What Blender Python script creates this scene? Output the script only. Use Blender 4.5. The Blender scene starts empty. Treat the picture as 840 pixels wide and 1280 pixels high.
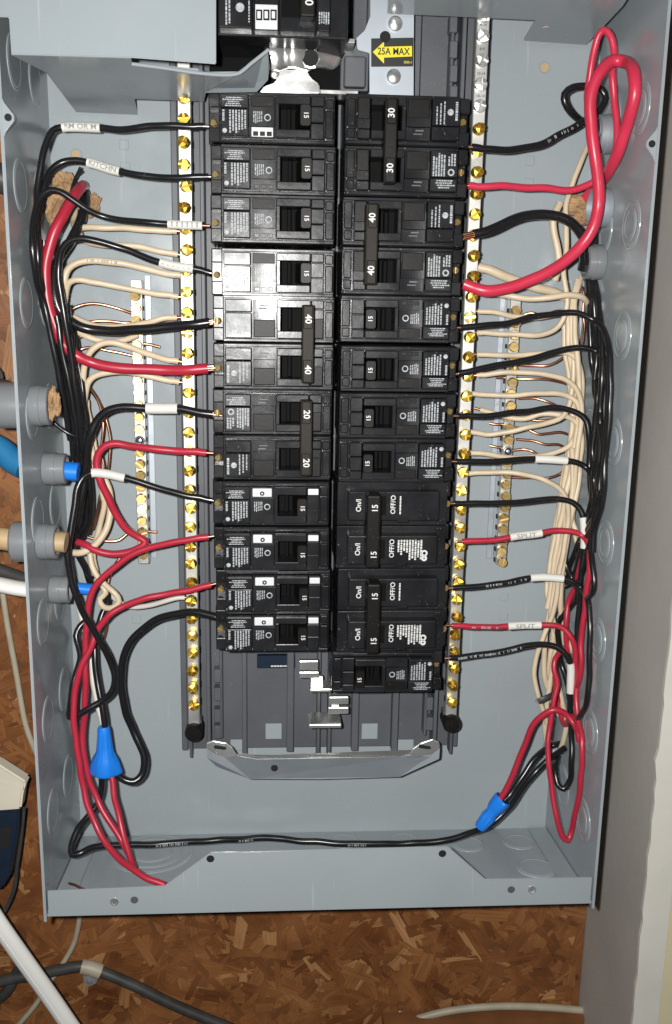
import bpy, bmesh, math, random
from mathutils import Vector, Matrix, noise
random.seed(7)
C = bpy.context.scene.collection
SC = bpy.context.scene

# ------------------------------------------------------------------ camera
F, CX, CY, CZ, PI_, YW, RL = 1194.56, -0.03288, -0.58408, 0.07312, 0.21801, 0.06693, -0.0176
def cam_axes():
    cp, sp, cy, sy, cr, sr = math.cos(PI_), math.sin(PI_), math.cos(YW), math.sin(YW), math.cos(RL), math.sin(RL)
    yaw = lambda v: Vector((cy*v[0]+sy*v[1], -sy*v[0]+cy*v[1], v[2]))
    r, d, f = yaw((1, 0, 0)), yaw((0, -sp, -cp)), yaw((0, cp, -sp))
    return cr*r+sr*d, cr*d-sr*r, f
AR, AD, AF = cam_axes()
CAMP = Vector((CX, CY, CZ))
cd = bpy.data.cameras.new('camera'); cam = bpy.data.objects.new('camera', cd); C.objects.link(cam)
cd.sensor_fit = 'VERTICAL'; cd.sensor_height = 36.0; cd.lens = F/1280*36; cd.clip_start = 0.01; cd.clip_end = 50
cam.matrix_world = Matrix(((AR.x, -AD.x, -AF.x, CX), (AR.y, -AD.y, -AF.y, CY), (AR.z, -AD.z, -AF.z, CZ), (0, 0, 0, 1)))
SC.camera = cam

# ------------------------------------------------------------------ light: a phone flash beside the lens, a dim room
wd = bpy.data.worlds.new('World'); SC.world = wd; wd.use_nodes = True
wd.node_tree.nodes['Background'].inputs[0].default_value = (0.80, 0.92, 1.0, 1)
wd.node_tree.nodes['Background'].inputs[1].default_value = 0.03
ld = bpy.data.lights.new('flash', 'AREA'); ld.shape = 'DISK'; ld.size = 0.012; ld.energy = 4.75; ld.color = (1.0, 0.985, 0.96)
lo = bpy.data.objects.new('flash', ld); C.objects.link(lo)
lo.location = CAMP + AR*(-0.024) - AD*0.010
lo.rotation_euler = (-AF).to_track_quat('Z', 'Y').to_euler()
SC.view_settings.view_transform = 'Standard'; SC.view_settings.look = 'None'
SC.view_settings.exposure = 0.0; SC.view_settings.gamma = 1.0

# ------------------------------------------------------------------ helpers
MM = 0.001
XL, XR, ZF, ZB, DEP = -0.1600, 0.1542, -0.2689, -0.2784, 98.0
Z0, PIT = 0.17685, 0.0254
def P(u, v, d):
    """point seen at photo pixel (u,v) on the plane d mm in front of the box's back panel"""
    k = AR*((u-420)/F) + AD*((v-640)/F) + AF
    return CAMP + k*((-d*MM-CY)/k.y)
def PW(u, v, d, r):
    d = max(d, r+0.6)
    for _ in range(60):
        p = P(u, v, d)
        if p.x < XL+(r+1.2)*MM or p.x > XR-(r+1.2)*MM: d += 1.5
        else: break
    return P(u, v, d)

def lnk(name, me, mat, parent=None):
    o = bpy.data.objects.new(name, me); C.objects.link(o)
    if mat and not me.materials: me.materials.append(mat)
    if parent: o.parent = parent
    return o
def fin(name, bm, mat, parent=None, smooth=False, ang=40):
    bmesh.ops.recalc_face_normals(bm, faces=bm.faces)
    me = bpy.data.meshes.new(name); bm.to_mesh(me); bm.free()
    if smooth:
        for p in me.polygons: p.use_smooth = True
        try: me.set_sharp_from_angle(angle=math.radians(ang))
        except Exception: pass
    return lnk(name, me, mat, parent)
def tag(o, label, cat=None, group=None, kind=None):
    if label: o['label'] = label
    if cat: o['category'] = cat
    if group: o['group'] = group
    if kind: o['kind'] = kind
    return o
def empty(name, loc, label, cat, group=None):
    o = bpy.data.objects.new(name, None); C.objects.link(o); o.location = loc; o.empty_display_size = 0.005
    return tag(o, label, cat, group)
def add(bm, b2):
    me = bpy.data.meshes.new('t'); b2.to_mesh(me); b2.free(); bm.from_mesh(me); bpy.data.meshes.remove(me)
def box(bm, x0, x1, d0, d1, z0, z1, bev=0.0, seg=1, s=MM):
    """mm box; d = distance in front of the back panel (towards the viewer)"""
    b = bmesh.new(); vs = []
    for y in (-d0, -d1):
        for x, z in ((x0, z0), (x1, z0), (x1, z1), (x0, z1)): vs.append(b.verts.new((x*s, y*s, z*s)))
    for f in ((0, 1, 2, 3), (7, 6, 5, 4), (0, 4, 5, 1), (1, 5, 6, 2), (2, 6, 7, 3), (3, 7, 4, 0)): b.faces.new([vs[i] for i in f])
    if bev: bmesh.ops.bevel(b, geom=list(b.edges), offset=bev*s, segments=seg, affect='EDGES', profile=0.5)
    add(bm, b)
def prism(bm, pts, back, bev=0.0):
    """pts: world front outline, extruded by the vector back"""
    b = bmesh.new()
    a = [b.verts.new(p) for p in pts]; c = [b.verts.new(Vector(p)+back) for p in pts]; n = len(a)
    b.faces.new(a); b.faces.new(c[::-1])
    for i in range(n): b.faces.new((a[i], c[i], c[(i+1) % n], a[(i+1) % n]))
    bmesh.ops.recalc_face_normals(b, faces=b.faces)
    if bev: bmesh.ops.bevel(b, geom=list(b.edges), offset=bev, segments=2, affect='EDGES')
    add(bm, b)
def lathe(bm, prof, axis='Y', n=20, at=(0, 0, 0), M=None):
    """prof: (radius, height) along the axis; -Y (towards viewer) or given matrix M (Z axis)"""
    rings = []
    for r, h in prof:
        ring = []
        for i in range(n):
            a = 2*math.pi*i/n; x, y = r*math.cos(a), r*math.sin(a)
            if M is not None: p = M @ Vector((x, y, h))
            elif axis == 'Y': p = Vector((x, -h, y))
            elif axis == 'X': p = Vector((h, x, y))
            else: p = Vector((x, y, h))
            ring.append(bm.verts.new(p+Vector(at)))
        rings.append(ring)
    for a, b in zip(rings, rings[1:]):
        for i in range(n): bm.faces.new((a[i], a[(i+1) % n], b[(i+1) % n], b[i]))
    if prof[0][0] > 1e-6: bm.faces.new(rings[0][::-1])
    if prof[-1][0] > 1e-6: bm.faces.new(rings[-1])
def catmull(pts, step=0.0022):
    P_ = [2*pts[0]-pts[1]]+list(pts)+[2*pts[-1]-pts[-2]]; out = []; par = []
    for i in range(1, len(P_)-2):
        a, b, c, d = P_[i-1:i+3]; n = max(2, int((c-b).length/step))
        ta, tb, tc = max((b-a).length, 1e-6)**.5, max((c-b).length, 1e-6)**.5, max((d-c).length, 1e-6)**.5
        m1 = ((b-a)/ta-(c-a)/(ta+tb)+(c-b)/tb)*tb; m2 = ((c-b)/tb-(d-b)/(tb+tc)+(d-c)/tc)*tb
        for k in range(n):
            t = k/n; t2, t3 = t*t, t*t*t
            out.append((2*t3-3*t2+1)*b+(t3-2*t2+t)*m1+(-2*t3+3*t2)*c+(t3-t2)*m2); par.append(i-1+t)
    out.append(P_[-2].copy()); par.append(len(pts)-1.0)
    return out, par
def tube(bm, path, r, n=10, rz=None, cap=True):
    fr = None; rings = []
    for i, p in enumerate(path):
        t = (path[min(i+1, len(path)-1)]-path[max(i-1, 0)]).normalized()
        if fr is None:
            up = Vector((0, -1, 0)) if abs(t.y) < .9 else Vector((0, 0, 1))
            fr = (up-t*up.dot(t)).normalized()
        else: fr = (fr-t*fr.dot(t)).normalized()
        s = t.cross(fr); rr = r(i/(len(path)-1)) if callable(r) else r; r2 = rz if rz else rr
        rings.append([bm.verts.new(p+fr*(rr*math.cos(2*math.pi*k/n))+s*(r2*math.sin(2*math.pi*k/n))) for k in range(n)])
    for a, b in zip(rings, rings[1:]):
        for k in range(n): bm.faces.new((a[k], b[k], b[(k+1) % n], a[(k+1) % n]))
    if cap: bm.faces.new(rings[0][::-1]); bm.faces.new(rings[-1])
_TX = {}
def text_tris(s):
    if s not in _TX:
        cu = bpy.data.curves.new('t', 'FONT'); cu.body = s; cu.size = 1; cu.resolution_u = 3
        cu.align_x = 'CENTER'; cu.align_y = 'CENTER'; cu.offset = 0.018
        o = bpy.data.objects.new('t', cu); C.objects.link(o)
        dg = bpy.context.evaluated_depsgraph_get(); me = bpy.data.meshes.new_from_object(o.evaluated_get(dg))
        _TX[s] = ([tuple(v.co) for v in me.vertices], [tuple(p.vertices) for p in me.polygons])
        bpy.data.objects.remove(o); bpy.data.curves.remove(cu); bpy.data.meshes.remove(me)
    return _TX[s]
def text(bm, s, x, d, z, size, rot=0, sx=1.0):
    """flat lettering facing the viewer; rot in degrees clockwise; mm"""
    vs, fs = text_tris(s); a = math.radians(-rot); ca, sa = math.cos(a), math.sin(a)
    nv = [bm.verts.new(((x+(vx*sx*ca-vy*sa)*size)*MM, -d*MM, (z+(vx*sx*sa+vy*ca)*size)*MM)) for vx, vy, _ in vs]
    for f in fs:
        try: bm.faces.new([nv[i] for i in f])
        except ValueError: pass
def quad(bm, x0, x1, d, z0, z1):
    v = [bm.verts.new((x*MM, -d*MM, z*MM)) for x, z in ((x0, z0), (x1, z0), (x1, z1), (x0, z1))]; bm.faces.new(v)
def print_cols(bm, rng, x0, x1, d, z0, z1, n, rag=0.3, w=0.55, up=True):
    """columns of too-small-to-read print"""
    st = (x1-x0)/n
    for i in range(n):
        xx = x0+i*st; L = (z1-z0)*(1-rag*rng.random()*(i/n+.3)); zz = z1 if up else z0+L
        end = zz-L
        while zz > end+0.3:
            l = rng.uniform(.5, 2.0); l = min(l, zz-end)
            quad(bm, xx, xx+st*w, d, zz-l, zz); zz -= l+rng.uniform(.15, .45)
def print_rows(bm, rng, x0, x1, d, z0, z1, n, w=0.5):
    st = (z1-z0)/n
    for i in range(n):
        zz = z0+i*st; xx = x0+rng.uniform(0, .25)*(x1-x0)
        e = x1-rng.uniform(0, .25)*(x1-x0)
        while xx < e:
            l = min(rng.uniform(.5, 1.8), e-xx); quad(bm, xx, xx+l, d, zz, zz+st*w); xx += l+.3
def ring_print(bm, x, z, d, r0, r1, n=14):
    a = [(math.cos(2*math.pi*i/n), math.sin(2*math.pi*i/n)) for i in range(n)]
    o = [bm.verts.new(((x+c*r1)*MM, -d*MM, (z+s*r1)*MM)) for c, s in a]; q = [bm.verts.new(((x+c*r0)*MM, -d*MM, (z+s*r0)*MM)) for c, s in a]
    for i in range(n): bm.faces.new((o[i], o[(i+1) % n], q[(i+1) % n], q[i]))

# ------------------------------------------------------------------ materials
def mat(name, col, rough=.4, metal=0.0, var=0.0, scale=60, bump=0.0, bscale=400, coat=0.0, spec=0.5, rvar=0.0, dust=0.0, col2=None, scuff=0.0):
    m = bpy.data.materials.new(name); m.use_nodes = True; nt = m.node_tree; N = nt.nodes; b = N['Principled BSDF']
    b.inputs['Base Color'].default_value = (*col, 1); b.inputs['Roughness'].default_value = rough; b.inputs['Metallic'].default_value = metal
    b.inputs['Specular IOR Level'].default_value = spec; b.inputs['Coat Weight'].default_value = coat
    tc = N.new('ShaderNodeTexCoord')
    def nz(sc, det=4):
        n = N.new('ShaderNodeTexNoise'); n.inputs['Scale'].default_value = sc; n.inputs['Detail'].default_value = det
        nt.links.new(tc.outputs['Object'], n.inputs['Vector']); return n
    last = None
    if var or col2:
        n = nz(scale); mx = N.new('ShaderNodeMix'); mx.data_type = 'RGBA'
        c2 = col2 or tuple(max(0, c*(1-var)) for c in col); c1 = col if col2 else tuple(min(1, c*(1+var)) for c in col)
        mr = N.new('ShaderNodeMapRange'); mr.inputs[1].default_value = .3; mr.inputs[2].default_value = .7
        nt.links.new(n.outputs['Fac'], mr.inputs[0]); nt.links.new(mr.outputs[0], mx.inputs[0])
        mx.inputs[6].default_value = (*c1, 1); mx.inputs[7].default_value = (*c2, 1); last = mx.outputs[2]
    if dust:
        n = nz(900, 2); r = N.new('ShaderNodeMapRange'); r.inputs[1].default_value = .66; r.inputs[2].default_value = .74
        n2 = nz(70, 3); r2 = N.new('ShaderNodeMapRange'); r2.inputs[1].default_value = .45; r2.inputs[2].default_value = .65
        mu = N.new('ShaderNodeMath'); mu.operation = 'MULTIPLY'; nt.links.new(n.outputs['Fac'], r.inputs[0]); nt.links.new(n2.outputs['Fac'], r2.inputs[0])
        nt.links.new(r.outputs[0], mu.inputs[0]); nt.links.new(r2.outputs[0], mu.inputs[1])
        m3 = N.new('ShaderNodeMath'); m3.operation = 'MULTIPLY'; m3.inputs[1].default_value = dust; nt.links.new(mu.outputs[0], m3.inputs[0])
        mx = N.new('ShaderNodeMix'); mx.data_type = 'RGBA'; mx.inputs[6].default_value = (*col, 1); mx.inputs[7].default_value = (.45, .43, .40, 1)
        if last: nt.links.new(last, mx.inputs[6])
        nt.links.new(m3.outputs[0], mx.inputs[0]); last = mx.outputs[2]
    if scuff:
        mp = N.new('ShaderNodeMapping'); mp.inputs['Rotation'].default_value = (.5, 1.1, .4); mp.inputs['Scale'].default_value = (520, 60, 26); nt.links.new(tc.outputs['Object'], mp.inputs['Vector'])
        n = N.new('ShaderNodeTexNoise'); n.inputs['Scale'].default_value = 1; n.inputs['Detail'].default_value = 1; nt.links.new(mp.outputs[0], n.inputs['Vector'])
        r = N.new('ShaderNodeMapRange'); r.inputs[1].default_value = .72; r.inputs[2].default_value = .80; r.inputs[4].default_value = scuff; nt.links.new(n.outputs['Fac'], r.inputs[0])
        mx = N.new('ShaderNodeMix'); mx.data_type = 'RGBA'; mx.inputs[6].default_value = (*col, 1); mx.inputs[7].default_value = (.62, .64, .64, 1)
        if last: nt.links.new(last, mx.inputs[6])
        nt.links.new(r.outputs[0], mx.inputs[0]); last = mx.outputs[2]
    if last: nt.links.new(last, b.inputs['Base Color'])
    if rvar:
        n = nz(45, 5); r = N.new('ShaderNodeMapRange'); r.inputs[3].default_value = max(.05, rough-rvar); r.inputs[4].default_value = rough+rvar
        r.inputs[1].default_value = .3; r.inputs[2].default_value = .7
        nt.links.new(n.outputs['Fac'], r.inputs[0]); nt.links.new(r.outputs[0], b.inputs['Roughness'])
    if bump:
        n = nz(bscale, 3); bp = N.new('ShaderNodeBump'); bp.inputs['Strength'].default_value = bump; bp.inputs['Distance'].default_value = .0004
        nt.links.new(n.outputs['Fac'], bp.inputs['Height']); nt.links.new(bp.outputs[0], b.inputs['Normal'])
    return m
M = dict(
    paint=mat('grey_enamel_paint', (.298, .334, .352), .22, var=.05, scale=11, bump=.035, bscale=260, rvar=.09, spec=.36, dust=.22, scuff=.16),
    pan=mat('dark_grey_moulded_plastic', (.085, .09, .10), .5, var=.1, scale=40, bump=.08, dust=.25),
    black=mat('black_breaker_plastic', (.015, .0155, .017), .245, var=.35, scale=60, bump=.18, bscale=200, rvar=.09, dust=.40, spec=.25),
    blackb=mat('black_handle_plastic', (.009, .0085, .008), .42, bump=.1, bscale=500, dust=.22, spec=.16),
    tie=mat('dark_brown_handle_tie', (.019, .016, .012), .5, bump=.12, bscale=500, dust=.25, spec=.14),
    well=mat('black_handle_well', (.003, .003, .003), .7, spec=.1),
    ink=mat('white_ink', (.36, .38, .39), .6, var=.3, scale=500),
    inkb=mat('bright_white_ink', (.62, .62, .60), .5),
    window=mat('pale_indicator_plastic', (.62, .64, .65), .3, bump=.2, bscale=200),
    silver=mat('plated_steel', (.84, .84, .82), .27, .85, bump=.15, bscale=120, rvar=.1),
    alu=mat('tinned_aluminium_bar', (.56, .56, .53), .42, .8, bump=.1, bscale=300, rvar=.1),
    brass=mat('brass_screw', (.74, .50, .09), .32, .92, var=.12, scale=300, rvar=.08),
    bronze=mat('yellow_plated_screw', (.66, .48, .20), .36, .8, var=.15, scale=300, rvar=.08),
    steelplate=mat('galvanised_steel', (.40, .44, .48), .5, .55, var=.06, scale=30, rvar=.1),
    copper=mat('bare_copper', (.62, .30, .19), .3, 1, var=.25, scale=120),
    wblack=mat('black_wire_insulation', (.010, .010, .011), .27, bump=.06, bscale=350, dust=.12),
    wred=mat('red_wire_insulation', (.40, .020, .042), .36, var=.08, scale=60, bump=.05, bscale=350),
    wredb=mat('bright_red_wire_insulation', (.56, .032, .070), .34, var=.08, scale=60, bump=.05, bscale=350),
    wwhite=mat('cream_wire_insulation', (.60, .49, .345), .42, var=.10, scale=80, bump=.05, bscale=350),
    wclean=mat('white_wire_insulation', (.56, .53, .47), .4, var=.05, scale=80),
    sleeve=mat('white_marker_sleeve', (.66, .65, .60), .45, var=.04, scale=100, bump=.08, bscale=250),
    blue=mat('blue_nut_plastic', (.012, .20, .75), .38, bump=.06, bscale=300),
    bluej=mat('blue_cable_jacket', (.02, .17, .36), .4, var=.1, scale=40, dust=.2),
    greyp=mat('grey_pvc_fitting', (.185, .195, .205), .32, bump=.06, bscale=300),
    paper=mat('brown_kraft_paper', (.36, .22, .11), .8, var=.35, scale=90, bump=.5, bscale=160),
    dark=mat('shadowed_hole', (.006, .006, .006), .8),
    yellow=mat('yellow_arrow_print', (.78, .66, .02), .45),
    sticker=mat('black_sticker', (.02, .02, .02), .4),
    cream=mat('cream_plastic', (.62, .58, .47), .45, var=.05, scale=40),
    deepblue=mat('dark_blue_plastic', (.010, .019, .036), .35, var=.2, scale=50),
    whitej=mat('white_cable_jacket', (.82, .81, .77), .42, var=.03, scale=30, bump=.05),
    greyj=mat('grey_cable_jacket', (.045, .045, .043), .5, var=.3, scale=60, dust=.2),
    beigej=mat('beige_cable_jacket', (.36, .32, .24), .5, var=.15, scale=60),
    tanj=mat('tan_cable_jacket', (.42, .30, .16), .5, var=.15, scale=60),
    taupe=mat('taupe_wall_paint', (.46, .43, .395), .6, var=.09, scale=9, bump=.35, bscale=110, dust=.5),
    trimw=mat('off_white_corner_paint', (.62, .60, .54), .6, var=.06, scale=25, bump=.5, bscale=60),
    ochre=mat('pale_yellow_wall_paint', (.62, .56, .36), .7, var=.04, scale=12, bump=.2, bscale=90),
    board=mat('strand_board_glue', (.17, .066, .022), .6, var=.35, scale=25, bump=.6, bscale=90),
)
def strand_mat():
    m = bpy.data.materials.new('wood_strands'); m.use_nodes = True; nt = m.node_tree; N = nt.nodes; b = N['Principled BSDF']
    g = N.new('ShaderNodeNewGeometry'); cr = N.new('ShaderNodeValToRGB'); e = cr.color_ramp.elements
    e[0].position = 0; e[0].color = (.085, .026, .007, 1); e[1].position = 1; e[1].color = (.46, .245, .105, 1)
    for p, c in ((.25, (.15, .050, .014, 1)), (.65, (.215, .080, .023, 1)), (.9, (.275, .118, .040, 1))):
        k = e.new(p); k.color = c
    nt.links.new(g.outputs['Random Per Island'], cr.inputs[0])
    at = N.new('ShaderNodeAttribute'); at.attribute_name = 'grain'
    n = N.new('ShaderNodeTexNoise'); n.inputs['Scale'].default_value = 1; n.inputs['Detail'].default_value = 5; nt.links.new(at.outputs['Vector'], n.inputs['Vector'])
    mr = N.new('ShaderNodeMapRange'); mr.inputs[1].default_value = .25; mr.inputs[2].default_value = .75; mr.inputs[3].default_value = .55; mr.inputs[4].default_value = 1.35
    nt.links.new(n.outputs['Fac'], mr.inputs[0])
    vm = N.new('ShaderNodeVectorMath'); vm.operation = 'SCALE'; nt.links.new(cr.outputs[0], vm.inputs[0]); nt.links.new(mr.outputs[0], vm.inputs['Scale'])
    tc = N.new('ShaderNodeTexCoord'); n2 = N.new('ShaderNodeTexNoise'); n2.inputs['Scale'].default_value = 24; n2.inputs['Detail'].default_value = 6; n2.inputs['Distortion'].default_value = .8
    nt.links.new(tc.outputs['Object'], n2.inputs['Vector']); c2 = N.new('ShaderNodeValToRGB'); e2 = c2.color_ramp.elements
    e2[0].position = .32; e2[0].color = (.075, .022, .006, 1); e2[1].position = .70; e2[1].color = (.42, .185, .070, 1); nt.links.new(n2.outputs['Fac'], c2.inputs[0])
    mx = N.new('ShaderNodeMix'); mx.data_type = 'RGBA'; mx.inputs[0].default_value = .30; nt.links.new(vm.outputs[0], mx.inputs[6]); nt.links.new(c2.outputs[0], mx.inputs[7])
    nt.links.new(mx.outputs[2], b.inputs['Base Color']); b.inputs['Roughness'].default_value = .42
    bp = N.new('ShaderNodeBump'); bp.inputs['Strength'].default_value = .4; bp.inputs['Distance'].default_value = .0003
    nt.links.new(n.outputs['Fac'], bp.inputs['Height']); nt.links.new(bp.outputs[0], b.inputs['Normal'])
    return m
M['strand'] = strand_mat()

# ------------------------------------------------------------------ the setting: strand board, wall return
bm = bmesh.new(); box(bm, -420, 189.5, -16, -4, -640, 420)
osb = tag(fin('wall_strand_board', bm, M['board']), 'reddish brown strand board wall behind the grey panel box', kind='structure')
vs, fs, gr = [], [], []
rng = random.Random(3)
def in_view(x, z): return not (XL*1000+14 < x < XR*1000-4 and -255 < z < 420)
cnt = 0
while cnt < 6500:
    x, z = rng.uniform(-330, 186), rng.uniform(-540, 330)
    if not in_view(x, z): continue
    cnt += 1
    L, Wd = rng.uniform(8, 36), rng.uniform(3, 10); a = rng.gauss(0, .9) + (math.pi/2 if rng.random() < .35 else 0)
    ca, sa = math.cos(a), math.sin(a); k = rng.randint(5, 7); o = []
    top = [(-L/2+L*i/2+rng.uniform(-.06, .06)*L, Wd*rng.uniform(.40, .54)) for i in range(3)]
    bot = [(L/2-L*i/2+rng.uniform(-.06, .06)*L, -Wd*rng.uniform(.40, .54)) for i in range(3)]
    top += [(L/2+rng.uniform(-.02, .14)*L, Wd*rng.uniform(.08, .28)), (L/2+rng.uniform(-.12, .05)*L, -Wd*rng.uniform(.05, .2))]
    bot += [(-L/2-rng.uniform(-.05, .12)*L, -Wd*rng.uniform(.1, .3)), (-L/2+rng.uniform(-.05, .12)*L, Wd*rng.uniform(.02, .2))]
    base = 3.75-rng.random()*.9; t1, t2 = rng.uniform(-.25, .25), rng.uniform(-.25, .25); i0 = len(vs); off = rng.uniform(0, 500)
    for (p, q) in top+bot:
        X, Z = x+p*ca-q*sa, z+p*sa+q*ca
        vs.append((min(X, 189)*MM, (base+t1*p/L+t2*q/Wd)*MM, Z*MM)); gr.append((p*.05+off, q*1.1, off))
    fs.append(tuple(range(i0, i0+10)))
me = bpy.data.meshes.new('wood_strand'); me.from_pydata(vs, [], fs)
ga = me.attributes.new('grain', 'FLOAT_VECTOR', 'POINT'); ga.data.foreach_set('vector', [c for g in gr for c in g])
bmx = bmesh.new(); bmx.from_mesh(me)
for f in bmx.faces:
    if f.normal.y > 0: f.normal_flip()
bmx.to_mesh(me); bmx.free()
so = lnk('wood_strand', me, M['strand'], osb); so['kind'] = 'stuff'

bm = bmesh.new(); box(bm, 190, 300, -40, 86, -640, 420)
tag(fin('wall_return', bm, M['taupe']), 'taupe painted wall return beside the box', kind='structure')
# rough off-white corner and the yellow wall face beyond it
bm = bmesh.new(); pts = []
zz = -640
edge = []
while zz <= 420: edge.append((189.6+rng.uniform(-.6, .5)+(rng.uniform(-1.8, 0) if rng.random() < .12 else 0), zz)); zz += rng.uniform(5, 14)
front = [Vector((x*MM, -.0885, z*MM)) for x, z in edge]+[Vector((.206, -.0885, edge[-1][1]*MM)), Vector((.206, -.0885, -.64))]
prism(bm, front, Vector((0, .0027, 0)))
tag(fin('wall_trim', bm, M['trimw']), 'off-white painted corner edge of the wall return', kind='structure')
bm = bmesh.new(); box(bm, 206.3, 420, 86.2, 87.6, -640, 420)
tag(fin('wall_face', bm, M['ochre']), 'pale yellow wall face beyond the white corner', kind='structure')

# ------------------------------------------------------------------ the steel box
X0, X1 = XL*1000, XR*1000
ebox = empty('panel_enclosure', (0, 0, 0), 'open grey steel electrical panel box with knockouts, on the strand board', 'panel box')
bm = bmesh.new(); box(bm, X0-.6, X1+.6, -3, 0, -279.5, 300)
back = fin('back_panel', bm, M['paint'], ebox)
def side(x0, x1):
    bm = bmesh.new(); b = bmesh.new()
    zs = [ZF*1000-4, 300]
    prof = [(-2.9, ZB*1000-3.0), (98, ZF*1000-4), (98, 300), (-2.9, 300)]
    a = [b.verts.new((x0*MM, -d*MM, z*MM)) for d, z in prof]; c = [b.verts.new((x1*MM, -d*MM, z*MM)) for d, z in prof]
    b.faces.new(a); b.faces.new(c[::-1])
    for i in range(4): b.faces.new((a[i], c[i], c[(i+1) % 4], a[(i+1) % 4]))
    bmesh.ops.recalc_face_normals(b, faces=b.faces)
    bmesh.ops.bevel(b, geom=list(b.edges), offset=.0004, segments=2, affect='EDGES'); add(bm, b)
    return fin('side_wall', bm, M['paint'], ebox, True)
sl = side(X0-1.6, X0); sr = side(X1, X1+1.6)
# screw ears pressed into the front edges
def ear(parent, x, sgn, z):
    bm = bmesh.new()
    pts = [(0, 9), (1.0*sgn, 6.5), (5.2*sgn, 1.2), (5.2*sgn, -1.2), (1.0*sgn, -6.5), (0, -9)]
    prism(bm, [Vector(((x+a)*MM, -.0984, (z+b)*MM)) for a, b in pts], Vector((0, .0018, 0)), .0003)
    e = fin('screw_ear', bm, M['paint'], parent)
    bm = bmesh.new(); lathe(bm, [(.0017, 0), (.0017, .0003), (0.0000001, .0003)], at=((x+2.6*sgn)*MM, -.0985, z*MM)); fin('screw_hole', bm, M['dark'], e)
ear(sl, X0, 1, P(10, 147, 98).z*1000); ear(sr, X1, -1, P(813, 180, 98).z*1000)
# bottom wall
bm = bmesh.new(); b = bmesh.new()
pr = [(.4, ZB*1000), (97.2, ZF*1000+.9), (97.2, ZF*1000-.8), (.4, ZB*1000-1.6)]
a = [b.verts.new(((X0+.3)*MM, -d*MM, z*MM)) for d, z in pr]; c = [b.verts.new(((X1-.3)*MM, -d*MM, z*MM)) for d, z in pr]
b.faces.new(a); b.faces.new(c[::-1])
for i in range(4): b.faces.new((a[i], c[i], c[(i+1) % 4], a[(i+1) % 4]))
add(bm, b); bot = fin('bottom_wall', bm, M['paint'], ebox)
# corner flange strips on the floor of the box
for s, x in ((1, X0+.5), (-1, X1-.5)):
    bm = bmesh.new()
    vsx = [Vector(((x)*MM, -.002, (ZB+.0005))), Vector((x*MM, -.0965, ZF+.0015)), Vector(((x+s*12)*MM, -.0965, ZF+.0015)), Vector(((x+s*12)*MM, -.002, ZB+.0005))]
    prism(bm, vsx, Vector((0, 0, .0009)), .0002)
    fin('corner_flange', bm, M['paint'], bot)
# front lip with its raised middle
outl = [(67, 1114), (205, 1108), (263, 1066), (560, 1058.5), (607, 1099.5), (733, 1097.5)]
pts = [P(u, v, 98) for u, v in outl]
pts = [Vector((X0*MM+.0012, -.098, ZF-.0002))]+pts+[Vector((X1*MM-.0012, -.098, ZF-.0002))]
pts[1].x = X0*MM+.0012; pts[-2].x = X1*MM-.0012
bm = bmesh.new(); prism(bm, pts, Vector((0, .0014, 0)), .0004)
lip = fin('front_lip', bm, M['paint'], ebox)
for i, (u, v) in enumerate(((143, 1127), (168, 1125), (263, 1073.5), (553, 1067), (639, 1112), (665, 1112))):
    p = P(u, v, 98.1); bm = bmesh.new()
    if i in (0, 5):
        lathe(bm, [(.0024, 0), (.0024, .0003), (.0019, .0004), (.0016, -.0004), (.0000001, -.0004)], at=p); fin('lip_screw', bm, M['silver'], lip, True)
    else:
        lathe(bm, [(.0022, 0), (.0022, .0001), (.0000001, .0001)], at=p); o = fin('lip_hole', bm, M['pan'] if i in (1, 4) else M['dark'], lip)
# knockout rings: pressed grooves on side walls, floor
def ko(parent, c, nrm, r, lev=0):
    M4 = Vector(nrm).to_track_quat('Z', 'Y').to_matrix().to_4x4()
    bm = bmesh.new(); h = .00045+.0004*lev; lathe(bm, [(r+.0003, -.0002), (r+.0001, h*.7), (r-.0003, h), (r-.0012, h), (r-.0015, h-.00022), (r-.0019, h), (1e-7, h)], M=M4, at=c, n=44)
    fin('knockout', bm, M['paint'], parent, True, 25)
for k, (d, r) in enumerate([(72, 13), (30, 13)]):
    for j in range(8):
        z = (.184-.0575*j)
        if j == 3 or (k == 1 and 3 <= j <= 5): pass
        ko(sl, (XL, -d*MM, z), (1, 0, 0), r*MM); ko(sr, (XR, -d*MM, z-.012), (-1, 0, 0), r*MM)
        if k == 0: ko(sr, (XR, -d*MM, z-.012), (-1, 0, 0), .0085, 1)
fl = lambda d: ZB+(ZF-ZB)*d/98+.0006*0
for u, v, rs in ((190, 1068, (.026, .020, .0135)), (648, 1053, (.0105,)), (670, 1087, (.012,)), (430, 1052, (.010,)), (505, 1051, (.010,)), (585, 1056, (.0105,))):
    dd = 50
    for _ in range(30):
        p = P(u, v, dd); dd += (fl(dd)-p.z)*(-400) if False else 0
        # march to the floor
        break
    best = min(range(5, 96), key=lambda q: abs(P(u, v, q).z-fl(q)))
    p = P(u, v, best); p.z = fl(best)+.00135*best/98
    for lv, r in enumerate(rs): ko(bot, p, (0, .1, 1), r, lv)
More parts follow.
